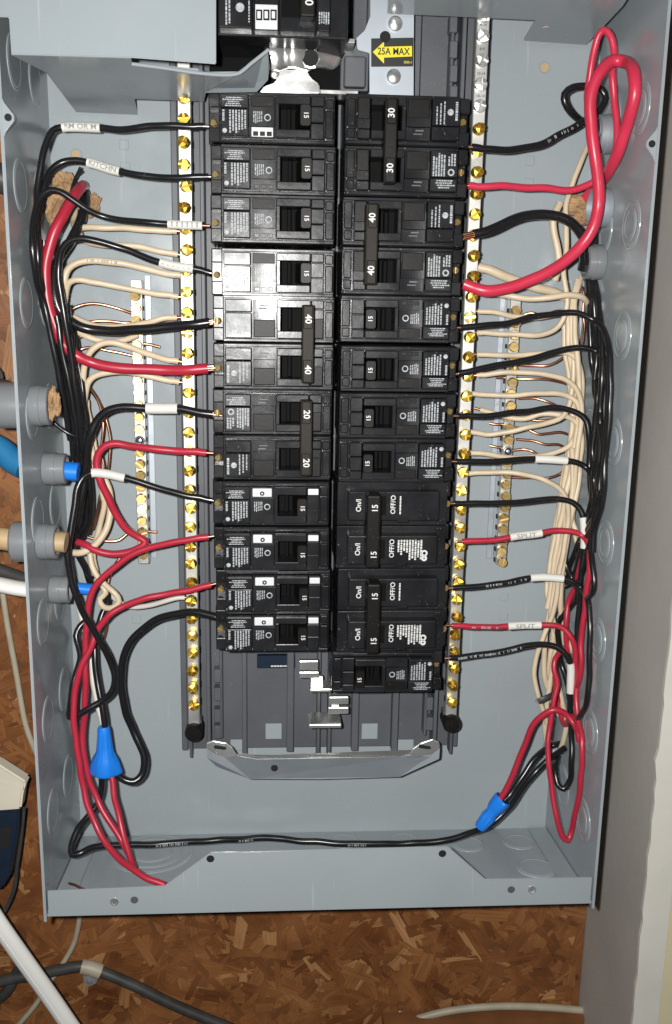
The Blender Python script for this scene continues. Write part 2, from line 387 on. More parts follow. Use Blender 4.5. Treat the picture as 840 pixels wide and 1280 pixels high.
# small lanced tabs and holes in the back panel
for u, v in ((155, 181), (157, 209), (662, 201), (661, 229), (630, 746), (629, 770), (171, 774)):
    p = P(u, v, 0); bm = bmesh.new()
    x, z = p.x*1000, p.z*1000; wx, hz = 2.7, 2.7
    box(bm, x-wx, x+wx, .05, .75, z-hz, z+hz, .25)
    fin('lanced_tab', bm, M['paint'], back)
for u, v in ((95, 193), (681, 84), (649, 943)):
    p = P(u, v, 0.15); bm = bmesh.new(); lathe(bm, [(.0024, 0), (.0024, .00005), (1e-7, .00005)], at=p); fin('bolt_hole', bm, M['tanj'], back)
    bm = bmesh.new(); lathe(bm, [(.0024, -.0001), (.0025, .0004), (.0032, .0004), (.0034, -.0001)], at=p)
    for f in [f for f in bm.faces if len(f.verts) > 4]: bm.faces.remove(f)
    fin('hole_rim', bm, M['paint'], back, True)

# ------------------------------------------------------------------ deflector plates at the top
def sheet(name, pts, mat_, parent=None, th=.0012):
    n = Vector((0, 0, 0))
    for i in range(len(pts)): n += (pts[i]-pts[0]).cross(pts[(i+1) % len(pts)]-pts[0])
    n.normalize()
    if n.dot(CAMP-pts[0]) < 0: n = -n
    bm = bmesh.new(); prism(bm, pts, -n*th); return fin(name, bm, mat_, parent)
dl = empty('cover_plate', (0, 0, 0), 'pale grey steel cover plate with bent lower flange at the top, beside the main breaker', 'cover plate')
bm = bmesh.new()
prism(bm, [P(-40, -60, 97), P(-40, 20, 97), P(11, 21.5, 97), P(14, 68, 97), P(165, 72, 97), P(270, 80, 97), P(270, -60, 97)], Vector((0, .0013, 0)), .0004)
fin('front_plate', bm, M['paint'], dl)
def onp(u, v, n, p0):
    k = AR*((u-420)/F)+AD*((v-640)/F)+AF; return CAMP+k*((p0-CAMP).dot(n)/k.dot(n))
fa, fb, fc = P(14.5, 68.8, 95.8), P(164, 73, 95.6), P(120, 141, 3)
fn_ = (fb-fa).cross(fc-fa).normalized()
sheet('lower_flange', [onp(u, v, fn_, fa) for u, v in ((14.5, 68.8), (58, 91), (95, 140), (172, 143.5), (168, 124), (255, 127), (262, 96), (248, 89), (165, 82), (164, 73))], M['paint'], dl)
bm = bmesh.new(); tube(bm, catmull([P(165, 80, 90), P(205, 85, 90), P(250, 91.5, 90), P(288, 93.5, 90), P(300, 91, 90), P(312, 81, 90), P(336, 62, 90)])[0], .0009, 8)
fin('flange_edge', bm, M['paint'], dl, True)
sheet('bent_tab', [P(256, 93, 89.4), P(299, 92.5, 89.4), P(335, 63.5, 89.4), P(337, 84, 74), P(335, 100, 68), P(321, 115, 60), P(256, 116, 60)], M['paint'], dl)
dr = empty('deflector_plate', (0, 0, 0), 'dark underside of the notched grey deflector plate above the red wire loops', 'deflector plate')
fr_, fn2 = P(694, 53.5, 5), Vector((0, .10, 1)).normalized()
sheet('plate', [onp(u, v, fn2, fr_) for u, v in ((486, -14), (484, 17), (585, 21.5), (670, 25.5), (655, 50.5), (733, 56), (778, 8), (792, -14))], M['paint'], dr, .0013)
bm = bmesh.new(); M4 = (-fn2).to_track_quat('Z', 'Y').to_matrix().to_4x4(); lathe(bm, [(.0024, -.0002), (.0022, .0004), (1e-7, .0004)], M=M4, at=onp(682, 35, fn2, fr_)); fin('rivet', bm, M['paint'], dr)

# ------------------------------------------------------------------ interior pan
pan = empty('interior_pan', (0, 0, 0), 'dark grey ribbed plastic base that carries the breakers and bars', 'breaker base')
zt, zb = 260, P(300, 937, 8).z*1000
bm = bmesh.new(); box(bm, -91.5, 88.5, .3, 6, zb, zt, .4); base = fin('base_plate', bm, M['pan'], pan)
for x0, x1, d1, z0 in ((-91.4, -87.6, 9, zb+.3), (-86, -84.3, 15, zb-2), (-74.5, -72, 20, zb+4), (-66.5, -64.6, 16, zb+12), (-52.5, -49.4, 15, zb+.2), (-24, -19.5, 13, zb+.2), (-4.8, -2.6, 17, zb-6), (2.2, 4.4, 17, zb-6), (18, 22.5, 13, zb+.2), (44, 48, 15, zb+.2), (64.5, 66.4, 16, zb+12), (70, 72.4, 20, zb+4), (82.2, 84, 15, zb-2), (85.6, 88.4, 9, zb+.3)):
    bm = bmesh.new(); box(bm, x0, x1, 5.5, d1, z0, zt-.5, .5); fin('rib', bm, M['pan'], pan)
for u in (342, 462):     # square openings showing the grey box behind
    p = P(u, 914, 6.1); bm = bmesh.new(); box(bm, p.x*1000-5.2, p.x*1000+5.2, 6.0, 6.25, p.z*1000-5.4, p.z*1000+5.4, .1)
    fin('opening', bm, M['paint'], base)
for u, w in ((297, 4.6), (505, 6.2)):
    p = P(u, 935, 6.1); bm = bmesh.new(); box(bm, p.x*1000-w, p.x*1000+w, 6.0, 6.3, p.z*1000-1.5, p.z*1000+6, .1); fin('opening', bm, M['paint'], base)
for u, vv in ((272, (845, 868, 895, 915)), (537, (880, 905)), (567, (30, 62, 92, 118))):   # snap tabs along the inner rail
    for v in vv:
        p = P(u, v, 17); bm = bmesh.new(); box(bm, p.x*1000-2.2, p.x*1000+2.2, 10, 17.5, p.z*1000-4.4, p.z*1000+4.4, .4); fin('snap_tab', bm, M['pan'], pan)
p = P(345, 829, 12); bm = bmesh.new(); box(bm, p.x*1000-12, p.x*1000+12, 8, 12, p.z*1000-3.4, p.z*1000+5, .3)
st = tag(fin('rating_sticker', bm, M['deepblue'], pan), None); bm = bmesh.new(); print_rows(bm, random.Random(5), p.x*1000-6, p.x*1000+12, 12.15, p.z*1000-2.4, p.z*1000-1.2, 1, .8); fin('print', bm, M['inkb'], st)

# ------------------------------------------------------------------ screws
def quarter_screw_mesh(name, r, h, slot, mt, cross=True, hexa=False):
    bm = bmesh.new(); n = 5
    lathe(bm, [(r*1.0, -.3*MM), (r, h*.32), (r*.95, h*.38), (1e-7, h*.38)], n=20)
    for q in range(4 if cross else 2):
        b = bmesh.new(); pr = []
        if cross:
            a0 = math.pi/2*q; pr = [(slot, slot)]
            r2 = r*.96
            a_s = math.asin(slot/r2)
            for i in range(n+1):
                a = a_s+(math.pi/2-2*a_s)*i/n; pr.append((r2*math.cos(a), r2*math.sin(a)))
        else:
            a0 = math.pi*q; r2 = r*.96; a_s = math.asin(slot/r2)
            for i in range(2*n+1):
                a = a_s+(math.pi-2*a_s)*i/(2*n); pr.append((r2*math.cos(a), r2*math.sin(a)))
        ca, sa = math.cos(a0+.4), math.sin(a0+.4); pr = [(x*ca-y*sa, x*sa+y*ca) for x, y in pr]
        lo_ = [b.verts.new((x, -h*.36, y)) for x, y in pr]; hi = [b.verts.new((x*.9, -h*(.86+.14*(1-(x*x+y*y)/(r*r))), y*.9)) for x, y in pr]
        b.faces.new(lo_); b.faces.new(hi)
        for i in range(len(pr)): b.faces.new((lo_[i], lo_[(i+1) % len(pr)], hi[(i+1) % len(pr)], hi[i]))
        bmesh.ops.recalc_face_normals(b, faces=b.faces); add(bm, b)
    bmesh.ops.recalc_face_normals(bm, faces=bm.faces)
    me = bpy.data.meshes.new(name); bm.to_mesh(me); bm.free(); me.materials.append(mt)
    for p in me.polygons: p.use_smooth = True
    me.set_sharp_from_angle(angle=math.radians(35)); return me
ME_BR = quarter_screw_mesh('brass_screw', .0033, .0046, .0006, M['brass'])
ME_BZ = quarter_screw_mesh('ground_screw', .0030, .0036, .0008, M['bronze'], False)
ME_SV = quarter_screw_mesh('silver_screw', .0036, .0034, .0007, M['silver'])
ME_TM = quarter_screw_mesh('terminal_screw', .0018, .0020, .0004, M['bronze'], False)
def place(me, name, p, parent, roll, tilt=(0, 0)):
    o = bpy.data.objects.new(name, me); C.objects.link(o); o.location = p; o.rotation_euler = (tilt[0], roll, tilt[1]); o.parent = parent; return o

# ------------------------------------------------------------------ neutral bars
def neutral(x, label, ztop, zbot, big_top=0):
    t = empty('neutral_bar', (0, 0, 0), label, 'terminal bar', 'neutral bars beside the breakers')
    bm = bmesh.new(); box(bm, x-3.6, x+3.6, 22, 30, zbot, ztop, .5); fin('bar', bm, M['alu'], t)
    z = ztop-5; i = 0; rg = random.Random(int(x))
    while z > zbot+3:
        if z < (P(598, 140, 30).z*1000 if big_top else 400):
            place(ME_BR, 'screw', (x*MM+rg.uniform(-.0003, .0003), -.0302-rg.uniform(0, .0022), z*MM), t, rg.uniform(0, 3), (rg.uniform(-.2, .2), rg.uniform(-.2, .2)))
            bm = bmesh.new(); box(bm, x+3.4 if x < 0 else x-3.9, x+3.9 if x < 0 else x-3.4, 24, 28, z-1.7, z+1.7); fin('wire_hole', bm, M['dark'], t)
        z -= 11.25
    if big_top:
        for v in (20, 46, 76, 106, 133):
            p = P(598, v, 30); place(ME_SV, 'silver_screw', (x*MM, -.0302, p.z), t, v*.3, (.05, 0))
        bm = bmesh.new()
        for v, s in ((31, '4-14'), (61, '6-4'), (92, '10-14'), (120, '1/0-14')):
            text(bm, s, x, 30.12, P(598, v, 30).z*1000, 2.0, 0)
        fin('stamped_sizes', bm, M['pan'], t)
    bm = bmesh.new(); lathe(bm, [(.0035, .020), (.0054, .0205), (.0056, .0335), (.0048, .035), (1e-7, .0352)], at=(x*MM, 0, (zbot-4.2)*MM), n=24)
    fin('end_cap', bm, M['blackb'], t, True)
    bm = bmesh.new(); box(bm, x-4.4, x+4.4, 18, 27, zbot-8, zbot+1.5, .6); fin('end_foot', bm, M['pan'], t)
    return t
zbn = P(243, 906, 30).z*1000
neutral(-81.6, 'silver neutral bar with brass screws between left wires and left breaker column', 250, zbn)
neutral(79.2, 'silver neutral bar with brass screws between right breaker column and right wires', 250, zbn+4, 1)

# ------------------------------------------------------------------ ground bars
def ground(x, v0, v1, u, label):
    z1, z0 = P(u, v0, 12).z*1000, P(u, v1, 12).z*1000
    t = empty('ground_bar', (0, 0, 0), label, 'terminal bar', 'ground bars on the back panel')
    bm = bmesh.new(); box(bm, x-3.2, x+3.4, 5, 12, z0, z1, .4); bar = fin('bar', bm, M['alu'], t)
    s = 1 if x < 0 else -1
    bm = bmesh.new(); box(bm, x+s*3.6, x+s*7, .3, 1.2, z0+1, z1+3, .2); box(bm, x-2.6, x+2.6, .3, 5.2, z0+3, z0+12, .2); box(bm, x-2.6, x+2.6, .3, 5.2, z1-12, z1-3, .2)
    fin('foot', bm, M['steelplate'], t)
    rg = random.Random(int(x)+50); z = z1-9; k = 0
    while z > z0+2:
        if k == 12:
            bm = bmesh.new(); lathe(bm, [(.0030, 0), (.0031, .0012), (.0022, .0020), (1e-7, .0021)], at=(x*MM, -.0121, (z)*MM)); ms = fin('mounting_screw', bm, M['silver'], t, True)
            bm = bmesh.new(); lathe(bm, [(.0009, 0), (.0014, .0003), (.0018, .0003), (.0022, 0)], at=(x*MM, -.0141, z*MM)); fin('screw_recess', bm, M['deepblue'], ms)
        else:
            place(ME_BZ, 'screw', (x*MM, -.0122-rg.uniform(0, .0018), z*MM), t, rg.uniform(0, 3), (rg.uniform(-.15, .15), rg.uniform(-.15, .15)))
        bm = bmesh.new(); box(bm, x+s*3.2, x+s*3.65, 6.5, 9.5, z-1.3, z+1.3); fin('wire_hole', bm, M['dark'], t)
        z -= 7.0; k += 1
    return t
ground(-112.4, 350, 705, 171, 'slim ground bar with bronze screws behind the left wires')
ground(110.0, 369, 706, 636, 'slim ground bar with bronze screws behind the right wires')

# ------------------------------------------------------------------ breakers
L_ = 66.6
def bmesh_parts():
    """local mm frame of one pole: x 0 (wire end) .. 66.6 (centre), z -12.7..12.7, d from back panel"""
    pass
_SH = {}
def shared(key, fn, name, mt, parent, smooth=False):
    if key not in _SH:
        bm = bmesh.new(); fn(bm); o = fin(name, bm, mt, parent, smooth, 30); _SH[key] = o.data; return o
    o = bpy.data.objects.new(name, _SH[key]); C.objects.link(o); o.parent = parent; return o
def body_fn(z, h=12.55):
    def fn(bm):
        box(bm, 6.2, L_-.3, 18, 46, z-h, z+h, .5)
        box(bm, 6.25, 37.4, 44, 57, z-h+.04, z+h-.04, .6, 2); box(bm, 53.3, L_-.35, 44, 57, z-h+.04, z+h-.04, .6, 2)
        box(bm, 36.2, 54.4, 44, 56.9, z+6.1, z+h-.08, .5); box(bm, 36.2, 54.4, 44, 56.9, z-h+.08, z-6.1, .5)
        box(bm, .4, 6.8, 18, 48, z-h+.3, z+h-.3, .6)
        box(bm, .9, 6.8, 40, 55.5, z+4.8, z+h-.5, .6, 2); box(bm, .9, 6.8, 40, 55.5, z-h+.5, z-4.8, .6, 2)
        box(bm, 6.5, L_-.8, 50, 58.6, z+h-2.0, z+h-.35, .35, 2)     # side ridges
        box(bm, 6.5, L_-.8, 50, 58.6, z-h+.35, z-h+2.0, .35, 2)
        box(bm, 61.2, L_-1.2, 50, 60.2, z-9.8, z+4.0, .5, 2)
        box(bm, 61.2, L_-1.2, 50, 59.4, z+4.8, z+9.6, .5, 2)
    return fn
def label_fn(z, h=10.2):
    def fn(bm):
        box(bm, 7.6, 21.8, 52, 64, z-h, z+h-7.0, .5, 2); box(bm, 7.6, 21.8, 52, 63.6, z+h-6.7, z+h, .5, 2)
    return fn
def middle_fn(z, h=10.2):
    def fn(bm):
        n = 8
        def slab(za, zb_, dtop, sag):
            b = bmesh.new(); fr, bk = [], []
            for i in range(n+1):
                t = i/n; x = 22.3+t*12.6; d = dtop-sag*(1-(2*t-1)**2)
                fr.append((b.verts.new((x*MM, -d*MM, za*MM)), b.verts.new((x*MM, -d*MM, zb_*MM))))
                bk.append((b.verts.new((x*MM, -.052, za*MM)), b.verts.new((x*MM, -.052, zb_*MM))))
            for i in range(n):
                b.faces.new((fr[i][0], fr[i+1][0], fr[i+1][1], fr[i][1]))
                b.faces.new((fr[i][0], bk[i][0], bk[i+1][0], fr[i+1][0])); b.faces.new((fr[i][1], fr[i+1][1], bk[i+1][1], bk[i][1]))
            b.faces.new((fr[0][0], fr[0][1], bk[0][1], bk[0][0])); b.faces.new((fr[n][0], bk[n][0], bk[n][1], fr[n][1]))
            add(bm, b)
        slab(z-h, z-h+5.2, 61.5, .2); slab(z-h+5.4, z+h-6.4, 63.0, .25); slab(z+h-6.2, z+h, 61.0, .2)
    return fn
def surround_fn(z, h=10.2, w0=39.4, w1=52.4):
    def fn(bm):
        box(bm, 35.3, 53.2, 52, 63.6, z+6.0, z+h, .5, 2); box(bm, 35.3, 53.2, 52, 63.6, z-h, z-6.0, .5, 2)
        box(bm, 35.3, 37.4, 52, 63.6, z-6.4, z+6.4, .4, 2)
    return fn
def end_fn(z, h=10.2):
    def fn(bm):
        box(bm, 53.6, 60.4, 52, 62.6, z+5.6, z+h, .5, 2); box(bm, 53.6, 60.4, 52, 62.0, z-2.2, z+5.3, .4, 2); box(bm, 53.6, 60.4, 52, 61.0, z-h, z-2.5, .4, 2)
    return fn
def well_fn(z):
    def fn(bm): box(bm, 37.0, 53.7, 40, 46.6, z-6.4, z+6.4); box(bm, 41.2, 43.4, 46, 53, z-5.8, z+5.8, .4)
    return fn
def handle_fn(z, hx=48.2, hw=5.0, hh=5.4):
    def fn(bm):
        b = bmesh.new()
        lo_ = [(hx-2.6, z-hh), (hx+hw-1, z-hh), (hx+hw-1, z+hh), (hx-2.6, z+hh)]; hi = [(hx, z-hh+.5), (hx+hw, z-hh+.5), (hx+hw, z+hh-.5), (hx, z+hh-.5)]
        a = [b.verts.new((x*MM, -.0475, q*MM)) for x, q in lo_]; c = [b.verts.new((x*MM, -.0695, q*MM)) for x, q in hi]
        b.faces.new(a); b.faces.new(c)
        for i in range(4): b.faces.new((a[i], a[(i+1) % 4], c[(i+1) % 4], c[i]))
        bmesh.ops.recalc_face_normals(b, faces=b.faces); bmesh.ops.bevel(b, geom=list(b.edges), offset=.0005, segments=2, affect='EDGES'); add(bm, b)
    return fn
def print_fn(z, style):
    def fn(bm):
        rg = random.Random(11+style)
        if style == 0:
            print_rows(bm, rg, 8.6, 19.5, 63.72, z+4.2, z+9.0, 5, .55)
            print_cols(bm, rg, 12.0, 21.2, 64.12, z-9.2, z+2.4, 6, .35, .55)
            print_cols(bm, rg, 8.5, 9.7, 64.12, z-3.5, z+2.4, 1, 0, .9); ring_print(bm, 9.6, z-7.6, 64.12, 0.0, 1.2)
            print_cols(bm, rg, 24.2, 29.2, 63.1, z-3.6, z+2.2, 5, .2, .5); ring_print(bm, 31.4, z-.7, 63.1, 1.2, 1.75)
        elif style == 1:
            print_rows(bm, rg, 8.6, 20.5, 63.72, z+4.4, z+9.0, 4, .6)
            print_cols(bm, rg, 14.2, 21.2, 64.12, z-9.0, z+2.6, 5, .25, .6); ring_print(bm, 11.0, z+.6, 64.12, 1.0, 1.8); print_cols(bm, rg, 8.8, 13.2, 64.12, z-9, z-2.6, 3, .3, .6)
        else:
            print_cols(bm, rg, 15.2, 21.0, 64.12, z-9.2, z+2.6, 3, .5, .35); ring_print(bm, 12.4, z-3.4, 64.12, 0.0, 1.6)
            print_cols(bm, rg, 8.6, 10.4, 64.12, z-8.6, z+.6, 1, .1, .7)
    return fn
def reflection_panel_fn(bm):
    box(bm, 23.2, 34.2, 60.8, 61.75, -9.8, -5.2, .15)
def reflection_panel_ink(bm):
    for i in range(3): box(bm, 24.0+i*3.5, 26.6+i*3.5, 61.6, 61.85, -9.4, -7.2, .1)
def icon_fn(z):
    def fn(bm):
        for i in range(3): box(bm, 23.8+i*3.5, 26.6+i*3.5, 58, 61.6, z-9.6, z-7.6, .2)
    return fn
def term(t, z):
    bm = bmesh.new(); box(bm, .6, 6.6, 30, 47.8, z-4.7, z+4.7); n = 'terminal_recess'
    place(ME_TM, 'terminal_screw', (3.4*MM, -.0480, (z-1.6)*MM), t, .7+z*.1, (0, -.35))
def pole(t, zc, style, win=0):
    shared(('body', zc), body_fn(zc), 'body', M['black'], t)
    shared(('label', zc), label_fn(zc), 'label_panel', M['black'], t)
    shared(('mid', zc), middle_fn(zc), 'middle_panel', M['black'], t)
    shared(('sur', zc), surround_fn(zc), 'handle_surround', M['black'], t)
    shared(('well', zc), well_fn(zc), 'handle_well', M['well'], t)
    shared(('end', zc), end_fn(zc), 'end_panel', M['black'], t)
    shared(('pr', zc, style), print_fn(zc, style), 'fine_print', M['ink'], t)
    if style == 0:
        if not win:
            def ins(bm): box(bm, 22.9, 34.5, 59, 61.45, zc+4.6, zc+9.9, .25)
            shared(('ins0', zc), ins, 'dark_inset', M['blackb'], t)
    else:
        def ins(bm): box(bm, 23.0, 34.4, 59, 63.25, zc-9.6, zc-.4, .4, 2)
        shared(('ins1', zc), ins, 'dark_inset', M['blackb'], t)
        def ins2(bm): box(bm, 53.9, 60.1, 59, 62.3, zc-9.8, zc+.6, .3)
        shared(('ins2', zc), ins2, 'dark_inset', M['blackb'], t)
        def ins3(bm): box(bm, 26.2, 31.0, 60.4, 61.25, zc+6.8, zc+7.5, .1); box(bm, 25.6, 30.0, 60.4, 61.25, zc+5.0, zc+5.9, .1)
        shared(('ins3', zc), ins3, 'reflection_mark', M['pan'], t)  # paler bars painted in for a reflection on the upper slab
    term(t, zc)
    if win:
        def w(bm): box(bm, 23.2, 34.0, 58, 61.9, zc+4.6, zc+9.4, .5, 2)
        o = shared(('win', zc), w, 'indicator_window', M['window'], t)
        def wr(bm): ring_print(bm, 28.6, zc+6.6, 62.0, .5, 1.3)
        shared(('winr', zc), wr, 'test_mark', M['blackb'], o)
        def w2(bm): box(bm, 54.0, 60.0, 58, 62.75, zc+6.0, zc+9.6, .4, 2)
        shared(('win2', zc), w2, 'small_window', M['window'], t)
    else:
        shared(('ic', zc), icon_fn(zc), 'icon_strip', M['black'], t)
def num(t, s, x, d, z, size, rot, m='inkb'):
    def fn(bm): text(bm, s, x, d, z, size, rot)
    return shared(('num', s, x, d, z, size, rot), fn, 'rating_number', M[m], t)
rjit = random.Random(21)
def root(col, k, n, label, dx=0):
    """col -1 left, +1 right (turned end for end)"""
    zc = (Z0-PIT*(k+n/2)); x = -.0671 if col < 0 else .0696
    t = empty('circuit_breaker', ((x+dx*MM)+rjit.uniform(-.0006, .0006), rjit.uniform(-.0008, .0008), zc+rjit.uniform(-.0002, .0002)), label, 'breaker', 'circuit breakers in the two columns')
    t.rotation_euler = (rjit.uniform(-.016, .016), math.pi if col > 0 else 0, rjit.uniform(-.012, .012))
    return t
def single(col, k, label, win=0, dx=0):
    t = root(col, k, 1, label, dx); pole(t, 0, 0, win=win)
    if col < 0 and k == 0: shared(('stk',), reflection_panel_ink, 'printed_boxes', M['blackb'], shared(('stk0',), reflection_panel_fn, 'reflection_panel', M['window'], t))  # white of this icon panel is a painted reflection, the boxes are print
    shared(('h1',), handle_fn(0), 'handle', M['blackb'], t); num(t, '15', 50.9, 69.62, 0, 3.3, 90)
    return t
def double(col, k, label, rating, off=False):
    t = root(col, k, 2, label); pole(t, 12.7, 1); pole(t, -12.7, 2)
    hx = 40.6 if off else 48.4
    def tie(bm):
        box(bm, hx, hx+6.6, 58, 72.5, -20.5, 20.5, .8, 2); box(bm, hx+.8, hx+5.6, 70, 73.0, 8, 20, .4); box(bm, hx+.8, hx+5.6, 70, 73.0, -20, -8, .4)
    o = shared(('tie', hx), tie, 'handle_tie', M['tie'] if col < 0 else M['blackb'], t)
    num(o, rating, hx+3.3, 73.15, 13.2 , 4.8, 90); num(o, rating, hx+3.3, 73.15, -13.2, 4.8, 90)
    return t
def double_new(k, label):
    t = root(1, k, 2, label)
    def bd(bm):
        for z in (12.7, -12.7):
            box(bm, 3.5, L_-.3, 18, 57, z-12.55, z+12.55, .7, 2); box(bm, .6, 4.2, 18, 50, z-12, z-3, .5); box(bm, .6, 4.2, 18, 50, z+3, z+12, .5)
    shared(('nb',), bd, 'body', M['black'], t)
    for z in (12.7, -12.7):
        def cr(bm): box(bm, 9, 60.5, 52, 63.5, z-8.6, z+8.6, 1.0, 3)
        def cut(bm): box(bm, 26.5, 33.0, 60, 63.9, z+6.6, z+9.4, .3); box(bm, 27.2, 32.2, 60, 64.0, z+7.0, z+8.9, .2)
        c = shared(('ncr', z), cr, 'crown', M['black'], t)
        shared(('ncu', z), cut, 'latch_mark', M['black'], c)
        def sl_(bm): quad(bm, 39.2, 41.8, 63.56, z-6, z+5)
        shared(('nsl', z), sl_, 'handle_slot', M['well'], c)
        def tx(bm):
            text(bm, 'On/I', 54.6, 63.6, z-.5, 4.0, 90); text(bm, 'OFF/O', 35.2, 63.6, z-1, 3.8, 90)
        shared(('ntx', z), tx, 'switch_lettering', M['inkb'], c)
        def pr(bm):
            rg = random.Random(int(z))
            if z > 0:                # upper once turned: this pole carries the long print
                print_cols(bm, rg, 18, 32.6, 63.62, z-6.0, z+6.2, 9, .5, .62, up=False); ring_print(bm, 16.6, z+1.8, 63.62, .9, 1.9); ring_print(bm, 16.6, z+4.8, 63.62, .5, 1.7)
            else: print_cols(bm, rg, 30.8, 32.0, 63.62, z-6, z+4.5, 1, .1, .7)
        shared(('npr', z), pr, 'fine_print', M['inkb'], c)
        place(ME_TM, 'terminal_screw', (2.4*MM, -.0505, (z+1)*MM), t, .9, (0, -.3))
    def tie(bm): box(bm, 43, 51, 58, 73, -21, 21, 1.4, 3)
    o = shared(('ntie',), tie, 'handle_tie', M['blackb'], t)
    num(o, '15', 46.4, 73.15, 13.0, 4.6, 90); num(o, '15', 46.4, 73.15, -13.6, 4.6, 90)
    return t
for k, w in enumerate(('topmost', 'second', 'third', 'fourth')):
    single(-1, k, f'black breaker marked 15, {w} from the top in the left column')
double(-1, 4, 'double black breaker with dark tie marked 40, glossy, in the left column', '40')
double(-1, 6, 'double black breaker with brown tie marked 20 in the left column', '20')
for k, w in zip(range(8, 12), ('first below the double breaker marked 20', 'third from the bottom of the left column', 'second from the bottom of the left column', 'bottom of the left column')):
    single(-1, k, f'black breaker marked 15 with white test window, {w}', win=1)
double(1, 0, 'double black breaker marked 30, switched off, at the top of the right column', '30', True)
double(1, 2, 'double black breaker marked 40 in the right column, thick red wire below', '40')
for k, w in zip(range(4, 8), ('just below the double breaker marked 40', 'second below the double breaker marked 40', 'third below the double breaker marked 40', 'just above the On/Off lettered breakers')):
    single(1, k, f'black breaker marked 15 in the right column, {w}')
double_new(8, 'double black breaker lettered On and OFF marked 15, upper of the pair')
double_new(10, 'double black breaker lettered On and OFF marked 15, lower of the pair')
single(1, 12, 'black breaker marked 15 alone at the very bottom of the right column', dx=-2.0)

# ------------------------------------------------------------------ main breaker (its lower end) and bus metal above the columns
def wbox(bm, u0, v0, u1, v1, d0, d1, bev=.4):
    a, b = P(u0, v1, d1), P(u1, v0, d1); box(bm, a.x*1000, b.x*1000, d0, d1, a.z*1000, b.z*1000, bev, 2)
mb = empty('main_breaker', (0, 0, 0), 'large black main breaker cut off by the top edge, above both columns', 'breaker')
bm = bmesh.new(); wbox(bm, 270, -120, 438, 44, 30, 74, .9); fin('body', bm, M['black'], mb)
bm = bmesh.new(); wbox(bm, 273, -120, 315, 34, 70, 80, .6); fin('label_panel', bm, M['black'], mb)
bm = bmesh.new(); wbox(bm, 317, -40, 349, 37, 70, 79, .6); fin('middle_panel', bm, M['black'], mb)
bm = bmesh.new(); wbox(bm, 350, 22, 395, 38, 70, 80, .6); fin('handle_surround', bm, M['black'], mb)
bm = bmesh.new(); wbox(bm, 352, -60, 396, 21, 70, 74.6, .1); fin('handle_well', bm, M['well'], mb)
bm = bmesh.new(); wbox(bm, 375, -50, 395, 20, 70, 90, .9); hd = fin('handle', bm, M['blackb'], mb)
bm = bmesh.new(); wbox(bm, 397, -60, 414, 39, 70, 79, .6); fin('end_panel', bm, M['black'], mb)
bm = bmesh.new(); wbox(bm, 319, 6, 347, 36, 76, 79.5, .3); iw = fin('indicator_window', bm, M['window'], mb)
bm = bmesh.new()
for i in range(3):
    p = P(324+i*9, 18, 79.7); box(bm, p.x*1000-1.5, p.x*1000+1.5, 79.4, 79.75, p.z*1000-2.6, p.z*1000+2.2, .2)
ic = fin('icon_strip', bm, M['blackb'], iw)
bm = bmesh.new()
for i in range(3):
    p = P(324+i*9, 18, 79.7); quad(bm, p.x*1000-.9, p.x*1000+.7, 79.82, p.z*1000-1.8, p.z*1000+1.4)
fin('icon_marks', bm, M['window'], ic)
bm = bmesh.new(); rg = random.Random(2); p = P(300, 12, 80.2)
print_cols(bm, rg, p.x*1000-7, p.x*1000-4, 80.15, p.z*1000-8, p.z*1000+12, 2, .2); print_cols(bm, rg, p.x*1000+4, p.x*1000+5.2, 80.15, p.z*1000-6, p.z*1000+12, 1, .2)
ring_print(bm, p.x*1000, p.z*1000+1, 80.15, 0, 2.1); p = P(405, 22, 79.2); print_cols(bm, rg, p.x*1000-2.5, p.x*1000+3, 79.15, p.z*1000-3, p.z*1000+2.5, 5, .1, .6)
fin('fine_print', bm, M['ink'], mb)
p = P(386, 1, 90.2); bm = bmesh.new(); text(bm, '200', p.x*1000, 90.15, p.z*1000+2.0, 5.4, 90); fin('rating_number', bm, M['inkb'], hd)

lug = empty('bus_lug', (0, 0, 0), 'bright silver bus lug with bolt hole below the main breaker', 'bus bar')
bm = bmesh.new(); nu, nvv = 22, 8; gf, gb = [], []
for i in range(nu+1):
    u = 337+89*i/nu; vt = 47+3*math.sin(i*.5)+(11*((i-17)/5)**2 if i > 17 else 0); vb = 85+2*math.sin(i*.7)-(9*((i-18)/4)**2 if i > 18 else 0)
    for j in range(nvv+1):
        d = 52-15*(max(0, u-362)/64)**1.7+2.2*math.sin(j/nvv*math.pi)-1.5*math.exp(-((u-356)/5)**2)
        p = P(u, vt+(vb-vt)*j/nvv, d); gf.append(bm.verts.new(p)); gb.append(bm.verts.new(p+Vector((0, .004, 0))))
W_ = nvv+1
for i in range(nu):
    for j in range(nvv):
        a = i*W_+j; bm.faces.new((gf[a], gf[a+1], gf[a+W_+1], gf[a+W_])); bm.faces.new((gb[a], gb[a+W_], gb[a+W_+1], gb[a+1]))
for i in range(nu):
    for j in (0, nvv):
        a = i*W_+j; bm.faces.new((gf[a], gf[a+W_], gb[a+W_], gb[a]))
for i in (0, nu):
    for j in range(nvv):
        a = i*W_+j; bm.faces.new((gf[a], gb[a], gb[a+1], gf[a+1]))
fin('lug_body', bm, M['silver'], lug, True, 60)
bm = bmesh.new(); lathe(bm, [(.0052, -.001), (.0052, .0006), (.0040, .0008), (.0036, -.001), (1e-7, -.001)], at=P(388, 73, 51.2), n=6); bo = fin('bolt', bm, M['silver'], lug)
bm = bmesh.new(); lathe(bm, [(.0042, 0), (.0042, .00012), (1e-7, .00012)], at=P(388, 73, 51.2)+Vector((0, -.0009, 0))); fin('bolt_socket', bm, M['dark'], bo)
